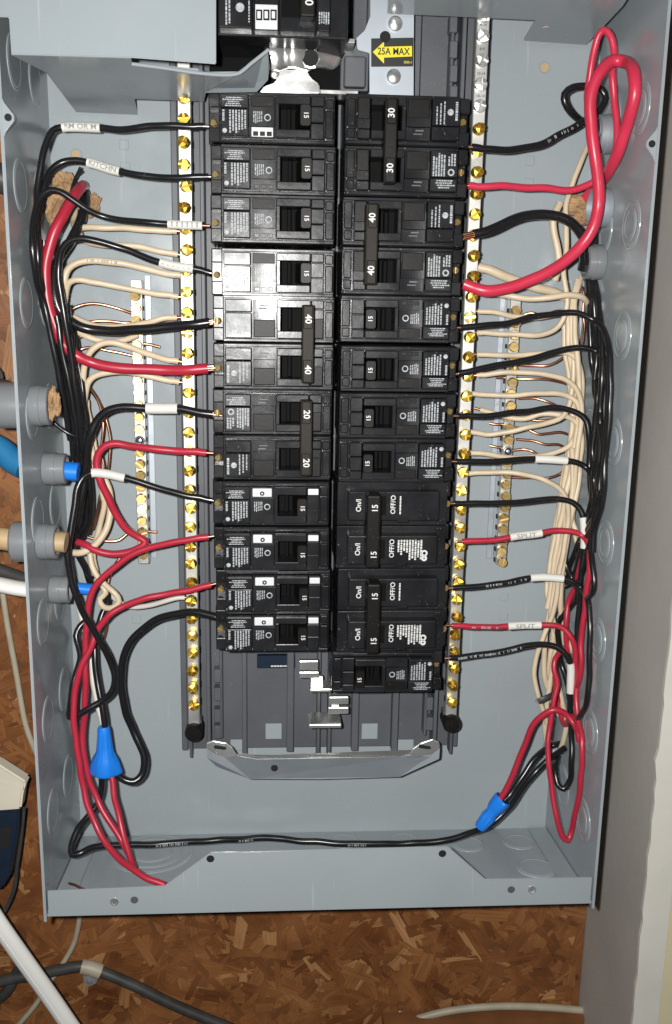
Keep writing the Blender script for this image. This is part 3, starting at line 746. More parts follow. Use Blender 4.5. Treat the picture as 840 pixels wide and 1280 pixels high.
bm = bmesh.new(); lathe(bm, [(.0045, 0), (.0045, .0002), (1e-7, .0002)], at=P(339, 53, 53.2)); fin('lug_hole', bm, M['dark'], lug)
bs = empty('bus_plate', (0, 0, 0), 'polished silver bus plate flaring out just above the left breaker column', 'bus bar')
bm = bmesh.new(); prism(bm, [P(u, v, 40) for u, v in ((350, 87), (383, 87), (388, 97), (399, 105), (400, 117), (324, 116), (330, 108), (344, 103))], Vector((0, .004, 0)), .0006); fin('plate', bm, M['silver'], bs)
bm = bmesh.new(); lathe(bm, [(.0026, 0), (.0024, .0012), (.0012, .0018), (1e-7, .0018)], at=P(343, 92, 42)); fin('stud', bm, M['silver'], bs, True)
bm = bmesh.new(); wbox(bm, 262, 40, 440, 122, 6.5, 26, .6); tag(fin('dark_void_block', bm, M['well']), 'added black block standing for the dark void behind the silver bus metal', 'insulator')  # added black block, paints the dark void under the main breaker
bm = bmesh.new(); wbox(bm, 424, 48, 444, 53, 30, 52, .4); fin('bus_edge', bm, M['silver'], bs)
bm = bmesh.new(); wbox(bm, 400, 113, 448, 117, 30, 44, .4); fin('bus_edge', bm, M['silver'], bs)
bm = bmesh.new(); wbox(bm, 425, 53, 462, 113, 20, 30, .8); wbox(bm, 430, 70, 458, 108, 28, 36, 1.0); tag(fin('bus_shield', bm, M['pan']), 'grey moulded shield between bus lug and steel strap', 'insulator')

strap = empty('steel_strap', (0, 0, 0), 'galvanised steel strap with riveted screws and yellow arrow sticker', 'strap')
bm = bmesh.new(); prism(bm, [P(u, v, 34) for u, v in ((463, -60), (518, -60), (517, 124), (462, 124), (462, 66), (447, 62), (445, 48), (456, 38), (463, 20))], Vector((0, .002, 0)), .0004); fin('strap_plate', bm, M['steelplate'], strap)
for u, v in ((494, 30), (492, 96)):
    bm = bmesh.new(); lathe(bm, [(.0040, -.0004), (.0038, .0012), (.0028, .0019), (1e-7, .0021)], at=P(u, v, 34.2)); fin('rivet', bm, M['silver'], strap, True)
bm = bmesh.new(); lathe(bm, [(.0029, 0), (.0029, .0001), (1e-7, .0001)], at=P(481.5, 46, 34.35)); fin('strap_hole', bm, M['dark'], strap)
bm = bmesh.new(); prism(bm, [P(u, v, 34.2) for u, v in ((464, 48), (517, 47), (516.5, 83), (464, 83.5))], Vector((0, .00018, 0))); stk = fin('sticker', bm, M['sticker'], strap)
bm = bmesh.new(); prism(bm, [P(u, v, 34.3) for u, v in ((466, 65), (480, 52), (480, 58.5), (515, 57.5), (515, 70.5), (480, 72), (480, 79.5))], Vector((0, .00009, 0))); ar = fin('arrow', bm, M['yellow'], stk)
p = P(492, 64.6, 34.4); bm = bmesh.new(); text(bm, '25A MAX', p.x*1000, 34.42, p.z*1000, 4.9, -1, .86); fin('lettering', bm, M['sticker'], ar)
p = P(511, 78, 34.4); bm = bmesh.new(); text(bm, '3535-1', p.x*1000-.5, 34.4, p.z*1000, 1.6, 0); fin('part_number', bm, M['yellow'], stk)

# bus stabs at the foot of the columns
for (u0, v0, u1, v1), lb in (((373, 822, 398, 856), 'upper bright silver bus stab below the left breaker column'), ((411, 870, 436, 892), 'bright silver bus stab tab just below the lowest right breaker'), ((386, 892, 426, 910), 'lowest bright silver bus stab with a flat foot, at the centre')):
    t = empty('bus_stab', (0, 0, 0), lb, 'bus bar', 'silver bus stabs at the foot')
    bm = bmesh.new()
    if u0 == 373:
        wbox(bm, 374, 826, 398, 838, 34, 38, .5); wbox(bm, 374, 840, 399, 848, 34, 38, .5); wbox(bm, 388, 846, 404, 858, 30, 34, .5)
        wbox(bm, 387, 861, 414, 866, 30, 44, .6)
    elif u0 == 411: wbox(bm, 411, 871, 436, 881, 34, 38, .6); wbox(bm, 410, 884, 436, 893, 34, 38, .6); wbox(bm, 414, 879, 424, 886, 32, 36, .4)
    else: wbox(bm, 389, 894, 425, 906, 26, 31, .5); wbox(bm, 386, 905, 427, 911, 28, 44, .7)
    fin('stab', bm, M['silver'], t)

# the plated stirrup that closes the foot of the interior
stp = empty('mounting_bracket', (0, 0, 0), 'plated steel stirrup bracket across the foot of the breaker base', 'bracket')
fo = [(258, 934), (262, 930), (300, 945.5), (322, 949), (500, 946), (520, 941), (547, 931), (550, 936), (549, 949), (500, 971.5), (400, 974.5), (312, 974), (270, 958), (259, 948)]
bm = bmesh.new()
pf = [P(u, v, 42 if v < 950 else 34) for u, v in fo]
prism(bm, pf, Vector((0, .0016, .0004)), .0003); fin('face', bm, M['steelplate'], stp)
bm = bmesh.new()
for q in ([(300, 946, 42), (322, 949, 42), (500, 946, 42), (520, 941, 42), (519, 939, 38), (500, 943.5, 38), (322, 946.5, 38), (303, 943, 38)],):
    prism(bm, [P(*c) for c in q], Vector((0, .0010, .0006)), .0002)
fin('top_edge', bm, M['silver'], stp)
for ee in ([(258, 936), (258, 929), (266, 926), (283, 929), (290, 934), (296, 945), (288, 948), (270, 944)], [(550, 935), (549, 928), (541, 924), (526, 929), (516, 936), (512, 944), (522, 947), (540, 942)]):
    bm = bmesh.new(); prism(bm, [P(u, v, 44) for u, v in ee], Vector((0, .0016, 0)), .0005); e = fin('slotted_end', bm, M['silver'], stp)
    cx, cy = sum(a for a, _ in ee)/8, sum(b for _, b in ee)/8
    bm = bmesh.new(); prism(bm, [P(cx+a, cy+b-2, 44.2) for a, b in ((-9, -1), (-7, -3), (6, -.5), (7, 2), (4, 3), (-8, 1.5))], Vector((0, .0003, 0))); fin('slot', bm, M['dark'], e)
bm = bmesh.new(); lathe(bm, [(.0022, 0), (.0022, .0002), (1e-7, .0002)], at=P(343, 960, 39.5)); fin('hole', bm, M['dark'], stp)
# ------------------------------------------------------------------ wires
_FT = {}
def fine_text(t):
    if t not in _FT:
        v, f = text_tris(t); b = bmesh.new(); vv = [b.verts.new(x) for x in v]
        for q in f:
            try: b.faces.new([vv[i] for i in q])
            except ValueError: pass
        bmesh.ops.triangulate(b, faces=b.faces)
        for _ in range(3):
            lg = [e for e in b.edges if e.calc_length() > .16]
            if lg: bmesh.ops.subdivide_edges(b, edges=lg, cuts=1)
            bmesh.ops.triangulate(b, faces=b.faces)
        b.verts.index_update(); _FT[t] = ([tuple(x.co) for x in b.verts], [tuple(x.index for x in q.verts) for q in b.faces]); b.free()
    return _FT[t]
def wire(name, mt, r, label, pts, group, sl=None, txt=None, tip=0, tipend=0, inside=True, cat='wire', n=10, sub=None):
    W = [PW(u, v, d, r) if inside else P(u, v, d) for u, v, d in pts]
    path, par = catmull(W); sd_ = Vector((random.random()*90, random.random()*90, 0))
    for i in range(2, len(path)-2):
        q = path[i]*75+sd_; path[i] = path[i]+Vector((noise.noise(q), noise.noise(q+Vector((31, 0, 7)))*.6, noise.noise(q+Vector((0, 17, 3)))))*(.00075 if r < 2.4 else .0005)
    org = path[0].copy(); path = [p-org for p in path]
    bm = bmesh.new(); hs = random.random()*50; tube(bm, path, lambda t: r*MM*(1+.035*noise.noise(Vector((t*len(path)*.25+hs, 0, 0)))), n); o = fin(name, bm, M[mt], None, True, 60); o.location = org; tag(o, label, cat, group)
    for flag, a, b in ((tip, 0, 1), (tipend, -1, -2)):
        if flag:
            dr = (path[a]-path[b]).normalized(); bm = bmesh.new(); rg = random.Random(len(path))
            for q in range(4 if r > 2.2 else 1):
                of = Vector((0, math.cos(q*1.57)*r*.34*MM, math.sin(q*1.57)*r*.34*MM)) if r > 2.2 else Vector((0, 0, 0))
                tube(bm, [path[a]-dr*.002+of, path[a]+dr*flag*.5*MM+of*1.0, path[a]+dr*flag*MM+of*1.2], r*(.36 if r > 2.2 else .5)*MM, 7)
            fin('bare_end', bm, M['copper'], o, True, 60)
    if sub:
        for (a, b) in sub:
            bm = bmesh.new(); rg = random.Random(len(path)); pr_ = [i for i, t in enumerate(par) if a <= t <= b]
            for i in pr_[:-1]:
                for h in range(3):
                    if rg.random() < .55:
                        t = (path[i+1]-path[i]); tn = t.normalized(); fr = Vector((0, -1, 0)); fr = (fr-tn*fr.dot(tn)).normalized(); sd = tn.cross(fr); c0 = path[i]+t*(h/3); c1 = c0+t*rg.uniform(.12, .26); rr = r*MM*1.035+.00006
                        an = rg.uniform(.25, .45); vv = [c0+(fr*math.cos(x)+sd*math.sin(x))*rr for x in (-an, 0, an)]+[c1+(fr*math.cos(x)+sd*math.sin(x))*rr for x in (an, 0, -an)]
                        bm.faces.new([bm.verts.new(v) for v in vv])
            fin('printed_marks', bm, M['ink'] if mt != 'wwhite' else M['tagink'], o)
    for k, s in enumerate([sl] if sl and not isinstance(sl[0], tuple) else (sl or [])):
        idx = [i for i, t in enumerate(par) if s[0]-1e-6 <= t <= s[1]+1e-6]; seg = [path[i] for i in idx]
        bm = bmesh.new(); rr = r*1.22*MM+.0002; tube(bm, seg, rr, 26); so = fin('marker_sleeve', bm, M['sleeve'], o, True, 50)
        if txt:
            vsx, fsx = fine_text(txt); ln = sum((seg[i+1]-seg[i]).length for i in range(len(seg)-1)); cum = [0]
            for i in range(len(seg)-1): cum.append(cum[-1]+(seg[i+1]-seg[i]).length)
            size = .0034; wid = max(v[0] for v in vsx)-min(v[0] for v in vsx); sx = min(1.5, ln*.84/(wid*size))
            flip = 1 if seg[-1].x > seg[0].x else -1
            bm = bmesh.new(); nv = []
            for vx, vy, _ in vsx:
                sp = ln/2+flip*vx*size*sx; sp = min(max(sp, 0), ln-1e-6); i = max(j for j in range(len(cum)) if cum[j] <= sp); i = min(i, len(seg)-2)
                f = (sp-cum[i])/max(1e-9, cum[i+1]-cum[i]); c = seg[i].lerp(seg[i+1], f); t = (seg[i+1]-seg[i]).normalized()
                fr = Vector((0, -1, 0)); fr = (fr-t*fr.dot(t)).normalized(); sd = t.cross(fr)*-flip
                if sd.z < 0: sd = -sd
                an = vy*size/rr; nv.append(bm.verts.new(c+(fr*math.cos(an)+sd*math.sin(an))*(rr+.00016)))
            for f in fsx:
                try: bm.faces.new([nv[i] for i in f])
                except ValueError: pass
            fin('handwritten_tag', bm, M['tagink'], so)
    return o
M['tagink'] = mat('faded_grey_ink', (.26, .26, .25), .7)
GB, GR, GW, GC = 'black wires in the box', 'red wires in the box', 'cream wires in the box', 'bare copper wires in the box'
def wb(label, r, pts, **k): return wire('black_wire', 'wblack', r, label, pts, GB, **k)
def wr(label, r, pts, **k): return wire('red_wire', k.pop('mt', 'wred'), r, label, pts, GR, **k)
def ww(label, r, pts, **k): return wire('cream_wire', k.pop('mt', 'wwhite'), r, label, pts, GW, **k)
def wc(label, pts, r=.75, **k): return wire('copper_wire', 'copper', r, label, pts, GC, n=8, **k)

# --- left side, black and red, from top to bottom
wb('black wire with white marker sleeve to the topmost left breaker', 1.85, [(254, 158, 46), (215, 157, 46), (190, 157, 45), (170, 160, 44), (150, 161, 42), (125, 160, 40), (78, 160, 40), (66, 164, 42), (57, 180, 44), (51, 205, 46), (48, 240, 46), (47, 290, 42), (50, 340, 40), (58, 390, 38), (70, 440, 36), (80, 490, 34), (88, 540, 32), (93, 575, 30)], sl=(5, 6), txt='RM OR M', tip=4)
wb('black wire with tilted white marker sleeve to the second left breaker', 1.85, [(261, 221, 46), (230, 222, 46), (195, 221, 44), (170, 218, 43), (150, 213.5, 42), (108, 203, 40), (95, 200, 40), (78, 203, 40), (64, 213, 42), (55, 235, 46), (50, 265, 48), (46, 300, 46), (49, 350, 44), (55, 385, 42), (66, 425, 42), (76, 470, 40), (86, 520, 36), (92, 560, 30)], sl=(4, 5), txt='KITCHN', tip=4)
wb('black wire with white marker sleeve to the third left breaker', 1.75, [(253, 282, 47), (209, 280, 46), (185, 277, 46), (150, 275, 44), (128, 271, 44), (110, 263, 46), (93, 251, 48), (75, 239, 50), (61, 237, 52), (50, 246, 54), (44, 268, 56), (41, 305, 56), (44, 340, 54), (52, 370, 52), (61, 405, 50), (70, 450, 48), (80, 500, 44), (88, 550, 38)], sl=(0, 1), txt='I I I I I I', tip=4)
wb('black wire with white marker sleeve to the fourth left breaker', 1.9, [(262, 341, 46), (241, 336, 46), (200, 328, 45), (175, 319, 44), (150, 310, 44), (122, 301, 46), (103, 298, 48), (88, 301, 50), (78, 311, 52), (73, 330, 54), (75, 365, 54), (82, 400, 54), (88, 440, 52), (94, 480, 50), (100, 525, 46), (104, 565, 40)], sl=(1, 2), txt='- - - - - -', tip=5)
wb('thick black wire to upper pole of left breaker marked 40', 2.7, [(262, 403, 46), (240, 406, 46), (210, 409, 44), (170, 412, 42), (135, 414, 40), (110, 411, 40), (92, 404, 42), (77, 392, 44), (69, 372, 44), (68, 345, 42), (74, 322, 38), (88, 302, 32), (99, 280, 26), (106, 258, 18), (107, 240, 8)], tip=6)
wr('thick red wire to lower pole of left breaker marked 40', 3.0, [(260, 460.5, 46), (240, 462, 46), (205, 462.5, 44), (170, 461, 44), (140, 458.5, 44), (115, 453, 44), (95, 445, 46), (80, 431, 46), (69, 408, 46), (61, 380, 46), (57, 352, 46), (59, 322, 46), (68, 290, 46), (82, 262, 42), (94, 243, 34), (104, 232, 18), (104, 234, 4)], tip=6)
wb('thick black wire with white marker sleeve to left breaker marked 20', 2.35, [(266, 518, 46), (250, 516, 46), (222, 511, 45), (182, 510, 44), (165, 509, 44), (148, 510, 44), (133, 515, 44), (121, 526, 44), (114, 541, 44), (109, 560, 42), (106, 590, 40), (102, 625, 40), (97, 655, 38)], sl=(2, 3), tip=5)
wr('red wire looping back to the lower pole of left breaker marked 20', 2.15, [(258, 566, 46), (225, 564, 45), (190, 561, 44), (160, 556, 42), (145, 554, 42), (132, 557, 42), (123, 567, 42), (121, 583, 42), (126, 602, 42), (136, 624, 40), (147, 645, 38), (158, 661, 36), (174, 672, 34), (182, 678, 34), (176, 683, 34), (160, 689, 34), (140, 692, 34), (122, 689, 34), (106, 681, 32), (92, 676, 28), (80, 675, 26)], tip=4)
wb('black wire with blank white sleeve, zigzag loop under it at the lower left', 1.95, [(262, 625, 46), (240, 621, 46), (212, 614, 45), (185, 606, 44), (156, 597, 44), (114, 592, 44), (105, 596, 46), (98, 608, 48), (93, 635, 50), (88, 662, 52), (85, 690, 54), (87, 718, 54), (96, 747, 54), (110, 776, 52), (126, 803, 50), (139, 827, 48), (144, 848, 48), (140, 865, 48), (126, 877, 48), (106, 888, 50), (91, 896, 50), (86.5, 896, 50), (88, 880, 50), (95, 845, 46), (102, 822, 40), (98, 806, 36), (95, 795, 34), (100, 783, 32), (108, 776, 30)], sl=(4, 5), tip=3)
wr('red wire from left breaker ending behind the bottom lip', 1.9, [(261, 671, 46), (240, 674, 46), (212, 679, 45), (187, 685, 44), (160, 697, 44), (137, 714, 44), (120, 731, 44), (112, 752, 44), (108, 782, 44), (107, 815, 44), (107.5, 850, 46), (106.5, 885, 46), (103, 920, 46), (106, 952, 48), (113, 980, 50), (123, 1002, 52), (134, 1022, 56), (149, 1045, 60), (160, 1066, 64), (166, 1081, 66), (167.5, 1083, 70), (165, 1078, 72), (158, 1057, 70), (152, 1036, 66), (147, 1012, 60), (143, 992, 54), (140, 970, 48), (136, 955, 46)], tip=4)
wr('red wire crossing to the left and curving along the bottom lip corner', 1.9, [(264, 731, 46), (240, 737, 46), (212, 742, 45), (180, 749, 45), (155, 757, 45), (136, 769, 46), (122, 787, 46), (113, 810, 48), (101, 836, 50), (94, 862, 50), (92, 892, 52), (95, 925, 54), (99, 955, 56), (104, 985, 58), (113, 1016, 62), (123, 1038, 66), (136, 1059, 72), (150, 1074, 78), (163, 1084, 84), (182, 1096.5, 89), (206, 1106, 92)], tip=4)
wb('thick black wire bowed out beside the left blue wire nut', 2.35, [(270, 771, 46), (248, 766, 44), (225, 767, 42), (200, 774, 40), (180, 785, 38), (165, 799, 38), (156, 817, 38), (151.5, 840, 38), (153, 865, 38), (158, 890, 38), (166, 912, 38), (175, 930, 40), (181, 950, 42), (178, 968, 44), (168, 977, 46), (156, 976, 46), (147, 969, 46), (140, 955, 46)], tip=3)
wb('long black wire running along the bottom of the box', 2.0, [(131, 950, 44), (128, 972, 44), (125, 995, 44), (119, 1010, 46), (108, 1024, 50), (97, 1038, 56), (89, 1056, 62), (90, 1068, 66), (100, 1066, 66), (115, 1060, 62), (140, 1056.5, 58), (180, 1056.5, 54), (230, 1053, 50), (280, 1050, 46), (330, 1047.5, 42), (380, 1051, 42), (430, 1054.5, 44), (480, 1055, 44), (525, 1054, 44), (560, 1049, 44), (590, 1041, 42), (615, 1030, 38), (635, 1011, 36), (650, 989, 36), (668, 966, 36), (688, 948, 34), (706, 935, 26)], sub=[(11.2, 12.1), (13.2, 13.8), (16, 16.6)])
wb('black wire from the cable bundle down into the left blue wire nut', 2.0, [(133, 925, 46), (131, 905, 46), (127, 880, 44), (122, 850, 40), (119, 820, 36), (120, 795, 32), (127, 770, 28), (135, 752, 24), (132, 735, 18), (118, 720, 12)])
ww('white wire dropping into the left blue wire nut', 1.7, [(130, 925, 44), (127, 903, 42), (122, 882, 38), (117, 855, 32), (113, 825, 26), (108, 795, 22), (100, 765, 18), (94, 742, 14)], mt='wclean')
# free black runs in the left bundle
for pts, lb, r in (([(63, 350, 40), (68, 390, 44), (78, 440, 44), (84, 480, 42), (92, 530, 40), (97, 580, 36), (100, 620, 30), (96, 650, 24), (92, 672, 20)], 'black wire in the left bundle ending at the lower grey connector', 1.8),
                   ([(84, 380, 44), (90, 430, 48), (97, 480, 48), (104, 530, 44), (110, 580, 40), (114, 620, 36), (113, 650, 30), (104, 670, 26), (95, 678, 22)], 'black wire on the inner edge of the left bundle', 1.7),
                   ([(62, 522, 44), (72, 533, 44), (84, 541, 44), (100, 546, 42), (108, 548, 38)], 'short thin black wire leaving the upper grey connector', 1.1),
                   ([(71, 395, 48), (80, 450, 48), (90, 500, 46), (97, 545, 42), (97, 575, 36), (92, 587, 28)], 'black wire entering the blue cable connector on the left wall', 1.7)):
    wb(lb, r, pts)
for pts, lb, r in (([(66, 330, 36), (70, 370, 36), (80, 420, 36), (90, 470, 36), (96, 520, 34), (101, 570, 32), (106, 610, 28), (108, 640, 24), (100, 668, 20)], 'black wire deep in the left bundle, behind the thick red wire', 1.75),
                   ([(55, 300, 36), (57, 350, 36), (66, 410, 34), (78, 470, 32), (86, 520, 30), (94, 570, 28), (101, 610, 24), (98, 645, 20)], 'black wire hugging the left wall side of the bundle', 1.75),
                   ([(92, 410, 30), (99, 460, 32), (105, 500, 34), (108, 540, 34), (102, 580, 34), (96, 620, 34), (92, 650, 32), (96, 690, 28), (108, 715, 24), (116, 735, 20)], 'black wire leaving the left bundle towards the lowest connector', 1.8)):
    wb(lb, r, pts)
# --- left side, cream and copper
ww('short cream wire at the top of the left neutral bar, first of the cream wires', 1.75, [(221, 289, 27), (190, 287, 28), (150, 285, 28), (115, 284, 28), (98, 285, 24), (92, 278, 16), (94, 262, 8)], tip=4)
ww('cream wire passing under the fourth black wire, left side', 1.75, [(222, 318, 27), (200, 314, 28), (175, 309, 28), (150, 307, 30), (125, 306, 28), (105, 300, 24), (96, 285, 18)], tip=4)
ww('tan cream wire with dark print, third on the left neutral bar', 1.95, sub=[(3, 4.6)], pts=[(226, 344, 27), (205, 341, 28), (180, 335, 30), (150, 330, 32), (120, 326, 34), (98, 328, 36), (86, 336, 36), (80, 352, 36), (79, 380, 34), (83, 410, 34), (90, 445, 32), (98, 480, 30)], tip=4)
ww('cream wire arching over the top end of the left ground bar', 1.75, [(223, 371, 27), (200, 368, 28), (175, 364, 30), (145, 359, 32), (120, 353, 34), (100, 349, 36), (87, 353, 36), (82, 368, 34), (82, 395, 32), (88, 430, 30), (95, 465, 28), (101, 500, 26)], tip=4)
ww('cream wire end showing above the thick black wire, left side', 1.7, [(221, 397, 27), (205, 397.5, 28), (190, 401, 28), (165, 406, 26), (135, 409, 24), (110, 405, 22), (92, 396, 20)], tip=3)
ww('cream wire sagging just under the thick black wire, left side', 1.75, [(172, 419, 24), (158, 424, 26), (140, 427, 28), (120, 425, 28), (102, 418, 28), (90, 410, 26), (83, 400, 24)])
ww('cream wire arching above the thick red wire, left side', 1.85, [(223, 451.5, 27), (205, 448, 28), (180, 441, 32), (160, 433, 34), (142, 428.5, 36), (125, 431, 36), (113, 440, 36), (106, 456, 34), (103, 480, 32), (106, 515, 30), (112, 550, 28), (117, 590, 26)], tip=4)
ww('cream wire arching below the thick red wire, left side', 1.8, [(224, 477.5, 27), (205, 474, 28), (180, 469, 30), (155, 465, 32), (135, 465, 32), (120, 469, 32), (109, 480, 32), (105, 500, 30), (108, 530, 30), (115, 565, 30), (124, 600, 28), (130, 625, 26)], tip=4)
ww('thick cream wire curling into the lower grey connector, left side', 2.1, [(118, 560, 22), (128, 590, 24), (137, 615, 26), (138, 640, 28), (132, 664, 30), (118, 682, 32), (103, 690, 32), (88, 691, 30)])
ww('cream wire looping in a knot beside the red wires, lower left', 1.8, [(112, 690, 24), (115, 708, 26), (122, 722, 28), (133, 732, 30), (144, 741, 32), (149, 751, 32), (142, 759, 32), (129, 759, 30), (124, 750, 28), (132, 742, 24), (120, 722, 22)])
ww('white wire end visible under the red wire at the left bar', 1.5, [(231, 747, 28), (222, 747.5, 28), (205, 752, 28), (185, 757, 26), (165, 758, 24), (148, 752, 22), (135, 742, 18)], mt='wclean', tip=4)
ww('cream wire running straight down the inner left bundle', 1.75, [(108, 500, 20), (114, 540, 20), (120, 570, 22), (127, 600, 22), (131, 630, 22), (124, 660, 20), (117, 690, 18), (120, 715, 18)])
for i, (pts, lb) in enumerate((([(166, 392, 9), (150, 387, 11), (130, 381, 12), (112, 380, 14), (95, 384, 16), (85, 390, 16)], 'bare copper wire to the top of the left ground bar'),
        ([(168, 404, 9), (140, 401, 10), (112, 402, 12), (98, 405, 14), (90, 408, 14)], 'short bare copper wire just above the thick black wire'),
        ([(168, 423, 9), (150, 428, 10), (125, 424, 12), (105, 420, 14), (92, 424, 14)], 'bare copper wire just below the thick black wire, left'),
        ([(168, 445, 9), (140, 440, 10), (115, 435, 12), (100, 437, 14), (92, 448, 14)], 'bare copper wire behind the cream arch, left'),
        ([(200, 434, 9), (188, 431, 9), (176, 429, 9)], 'cut bare copper end poking past the left ground bar'),
        ([(108, 478, 14), (116, 490, 16), (124, 505, 18), (129, 525, 20), (127, 560, 20), (131, 590, 20), (127, 620, 18), (118, 650, 16), (112, 668, 14)], 'long bare copper wire bowing beside the left bundle'),
        ([(110, 484, 12), (122, 500, 13), (131, 520, 14), (137, 545, 14), (136, 580, 14), (128, 612, 14), (122, 640, 14), (116, 662, 14)], 'outer long bare copper wire bowing beside the left bundle'),
        ([(168, 662, 9), (158, 668, 10), (150, 674, 11), (130, 676, 12), (112, 672, 12), (100, 668, 12)], 'bare copper wire crossing level behind the red loop'),
        ([(196, 665, 9), (186, 665, 9), (176, 665, 9)], 'cut bare copper end beside the foot of the left ground bar'),
        ([(165, 690, 9), (152, 696, 10), (140, 712, 12), (134, 735, 14), (132, 760, 14), (133, 785, 14), (128, 803, 14), (118, 812, 14)], 'bare copper wire trailing down beside the wire nut'),
        ([(127, 1116, 90), (110, 1113, 88), (93, 1106, 84), (86, 1104, 82)], 'loose copper offcut lying on the floor of the box'))):
    wc(lb, pts, r=.9 if i != 10 else .7)

# --- right side, black and red
wb('black wire from right breaker marked 30, kinked and looped behind the red', 2.0, sub=[(4, 6.3)], pts=[(590, 184, 46), (610, 186, 46), (640, 187, 44), (665, 184, 43), (683, 178, 42), (700, 168, 40), (718, 159, 38), (735, 148, 36), (750, 136, 34), (757, 124, 32), (752, 113, 32), (735, 108, 32), (716, 109, 34), (706, 117, 34), (706, 128, 34), (713, 140, 32), (725, 150, 26), (738, 158, 20), (750, 168, 16)], tip=4)
wr('red wire from right breaker marked 30, narrow loop at the top right', 1.95, [(585, 232, 46), (615, 233, 46), (650, 234, 44), (685, 235.5, 42), (712, 237.5, 40), (735, 232, 40), (752, 222, 40), (763, 206, 42), (770, 183, 44), (771, 155, 46), (768, 125, 46), (766, 95, 46), (767, 65, 44), (763, 44, 44), (755, 37, 42), (748, 44, 40), (742, 65, 38), (737, 95, 36), (734, 125, 32), (738, 150, 26), (746, 168, 18)], mt='wredb', tip=2)
wb('thick black wire arching from right breaker marked 40', 2.75, [(592, 293, 46), (605, 290, 46), (622, 283, 45), (640, 275, 44), (660, 269.5, 42), (680, 268, 40), (700, 271, 38), (717, 281, 36), (728, 294, 34), (735, 310, 32), (737, 330, 30)], tip=6)
wr('thick red wire in a tall loop from right breaker marked 40', 3.25, [(580, 355, 47), (590, 359, 48), (605, 363, 50), (625, 362, 50), (650, 355, 50), (680, 342, 50), (705, 327, 50), (727, 307, 50), (741, 285, 52), (748, 258, 52), (748, 230, 54), (744, 195, 56), (739, 160, 56), (738, 130, 56), (742, 107, 56), (752, 88, 56), (767, 76, 54), (781, 77, 52), (792, 89, 50), (794, 112, 48), (789, 138, 46), (781, 165, 42), (773, 190, 38), (763, 211, 32), (748, 230, 24), (733, 247, 18), (720, 257, 12)], mt='wredb', tip=0)
wb('thick black cable sheath stub hanging by the right wall under the red wire', 5.2, [(737, 290, 24), (737, 305, 24), (735, 322, 24), (733, 338, 24)], n=14)
wb('black wire from right breaker just below the double breaker marked 40', 1.75, [(575, 409.5, 46), (600, 408, 46), (630, 404, 45), (655, 399, 44), (685, 393, 42), (705, 391, 42), (727, 393, 42), (745, 401, 44), (755, 414, 46), (761, 436, 46), (763, 465, 46), (763, 500, 46), (760, 540, 44), (756, 575, 42), (755, 605, 42), (751, 635, 40), (743, 660, 36), (741, 690, 30)], tip=4)
wb('black wire from second single right breaker, high arch over cream wires', 1.75, [(573, 467, 46), (595, 462, 46), (625, 456, 45), (655, 450, 44), (685, 442, 43), (710, 436, 43), (730, 435, 43), (747, 441, 44), (757, 455, 46), (760, 480, 46), (759, 520, 46), (755, 560, 44), (750, 595, 42), (748, 625, 40), (745, 645, 38), (735, 660, 34), (728, 676, 30)], tip=4)
wb('black wire from third single right breaker, dropping into the right bundle', 1.75, [(572, 520, 46), (600, 520, 46), (630, 517.5, 45), (655, 514, 44), (680, 510.5, 43), (705, 511, 43), (722, 516, 44), (732, 526, 45), (736, 545, 46), (737, 580, 44), (739, 615, 42), (744, 640, 40), (742, 660, 36), (735, 690, 30), (728, 715, 26), (722, 735, 22)], tip=4)
wb('black wire with cream sleeve from the right breaker above the On/Off breakers', 1.8, [(570, 577, 46), (600, 577.5, 46), (630, 576, 45), (668, 574, 44), (709, 576, 44), (722, 578, 44), (734, 586, 45), (740, 600, 44), (740, 625, 42), (734, 650, 40), (728, 680, 34), (721, 710, 30), (712, 730, 28), (700, 733, 26), (696, 725, 24)], sl=(3, 4), tip=4)
wb('black wire with upright white sleeve, upper of the two on the right', 1.75, [(568, 629.5, 46), (600, 629.5, 46), (640, 628, 45), (675, 625, 44), (700, 624, 44), (716, 628, 45), (725, 637, 46), (729, 647, 47), (730, 684, 47), (728, 705, 46), (726, 730, 44), (724, 760, 42), (722, 790, 40), (721, 820, 36)], sl=(7, 8), tip=4)
wr('red wire with white sleeve reading SPLIT, upper of the two', 1.75, [(578, 677, 46), (600, 675.5, 46), (620, 674, 46), (638, 671.5, 46), (677, 666, 46), (695, 663.5, 46), (714, 664, 47), (728, 671, 48), (736, 684, 50), (737, 705, 50), (734, 735, 48), (730, 765, 46), (727, 800, 44), (727, 830, 42), (724, 850, 40), (718, 862, 36)], sl=(3, 4), txt='SPLIT', tip=3)
wb('black wire with plain white sleeve between the two SPLIT wires', 1.75, sub=[(1.2, 2.9)], pts=[(566, 735, 46), (595, 732.5, 46), (625, 729, 46), (663, 723, 46), (704, 722, 46), (716, 726, 47), (727, 735, 48), (734, 750, 48), (737, 775, 48), (737, 810, 46), (736, 845, 44), (734, 875, 42), (728, 892, 38), (720, 902, 32)], sl=(3, 4), tip=4)
wr('red wire with white sleeve reading SPLIT, lower of the two', 1.75, sub=[(1, 2.6)], pts=[(565, 782, 46), (590, 783, 46), (615, 784, 46), (635, 783, 46), (676, 781.5, 46), (692, 782, 47), (706, 787, 48), (715, 798, 50), (719, 815, 50), (720, 845, 50), (720.5, 875, 50), (723, 900, 50), (727, 925, 50), (728, 950, 52), (725, 980, 56), (719, 1015, 60), (714, 1040, 62), (709.5, 1051.5, 64), (703, 1046, 64), (697, 1025, 62), (692, 998, 58), (688, 968, 54), (685, 938, 50), (687, 908, 46), (692, 878, 44), (697, 855, 42), (693, 838, 40), (694, 824, 38), (700, 815, 34)], sl=(3, 4), txt='SPLIT', tip=4)
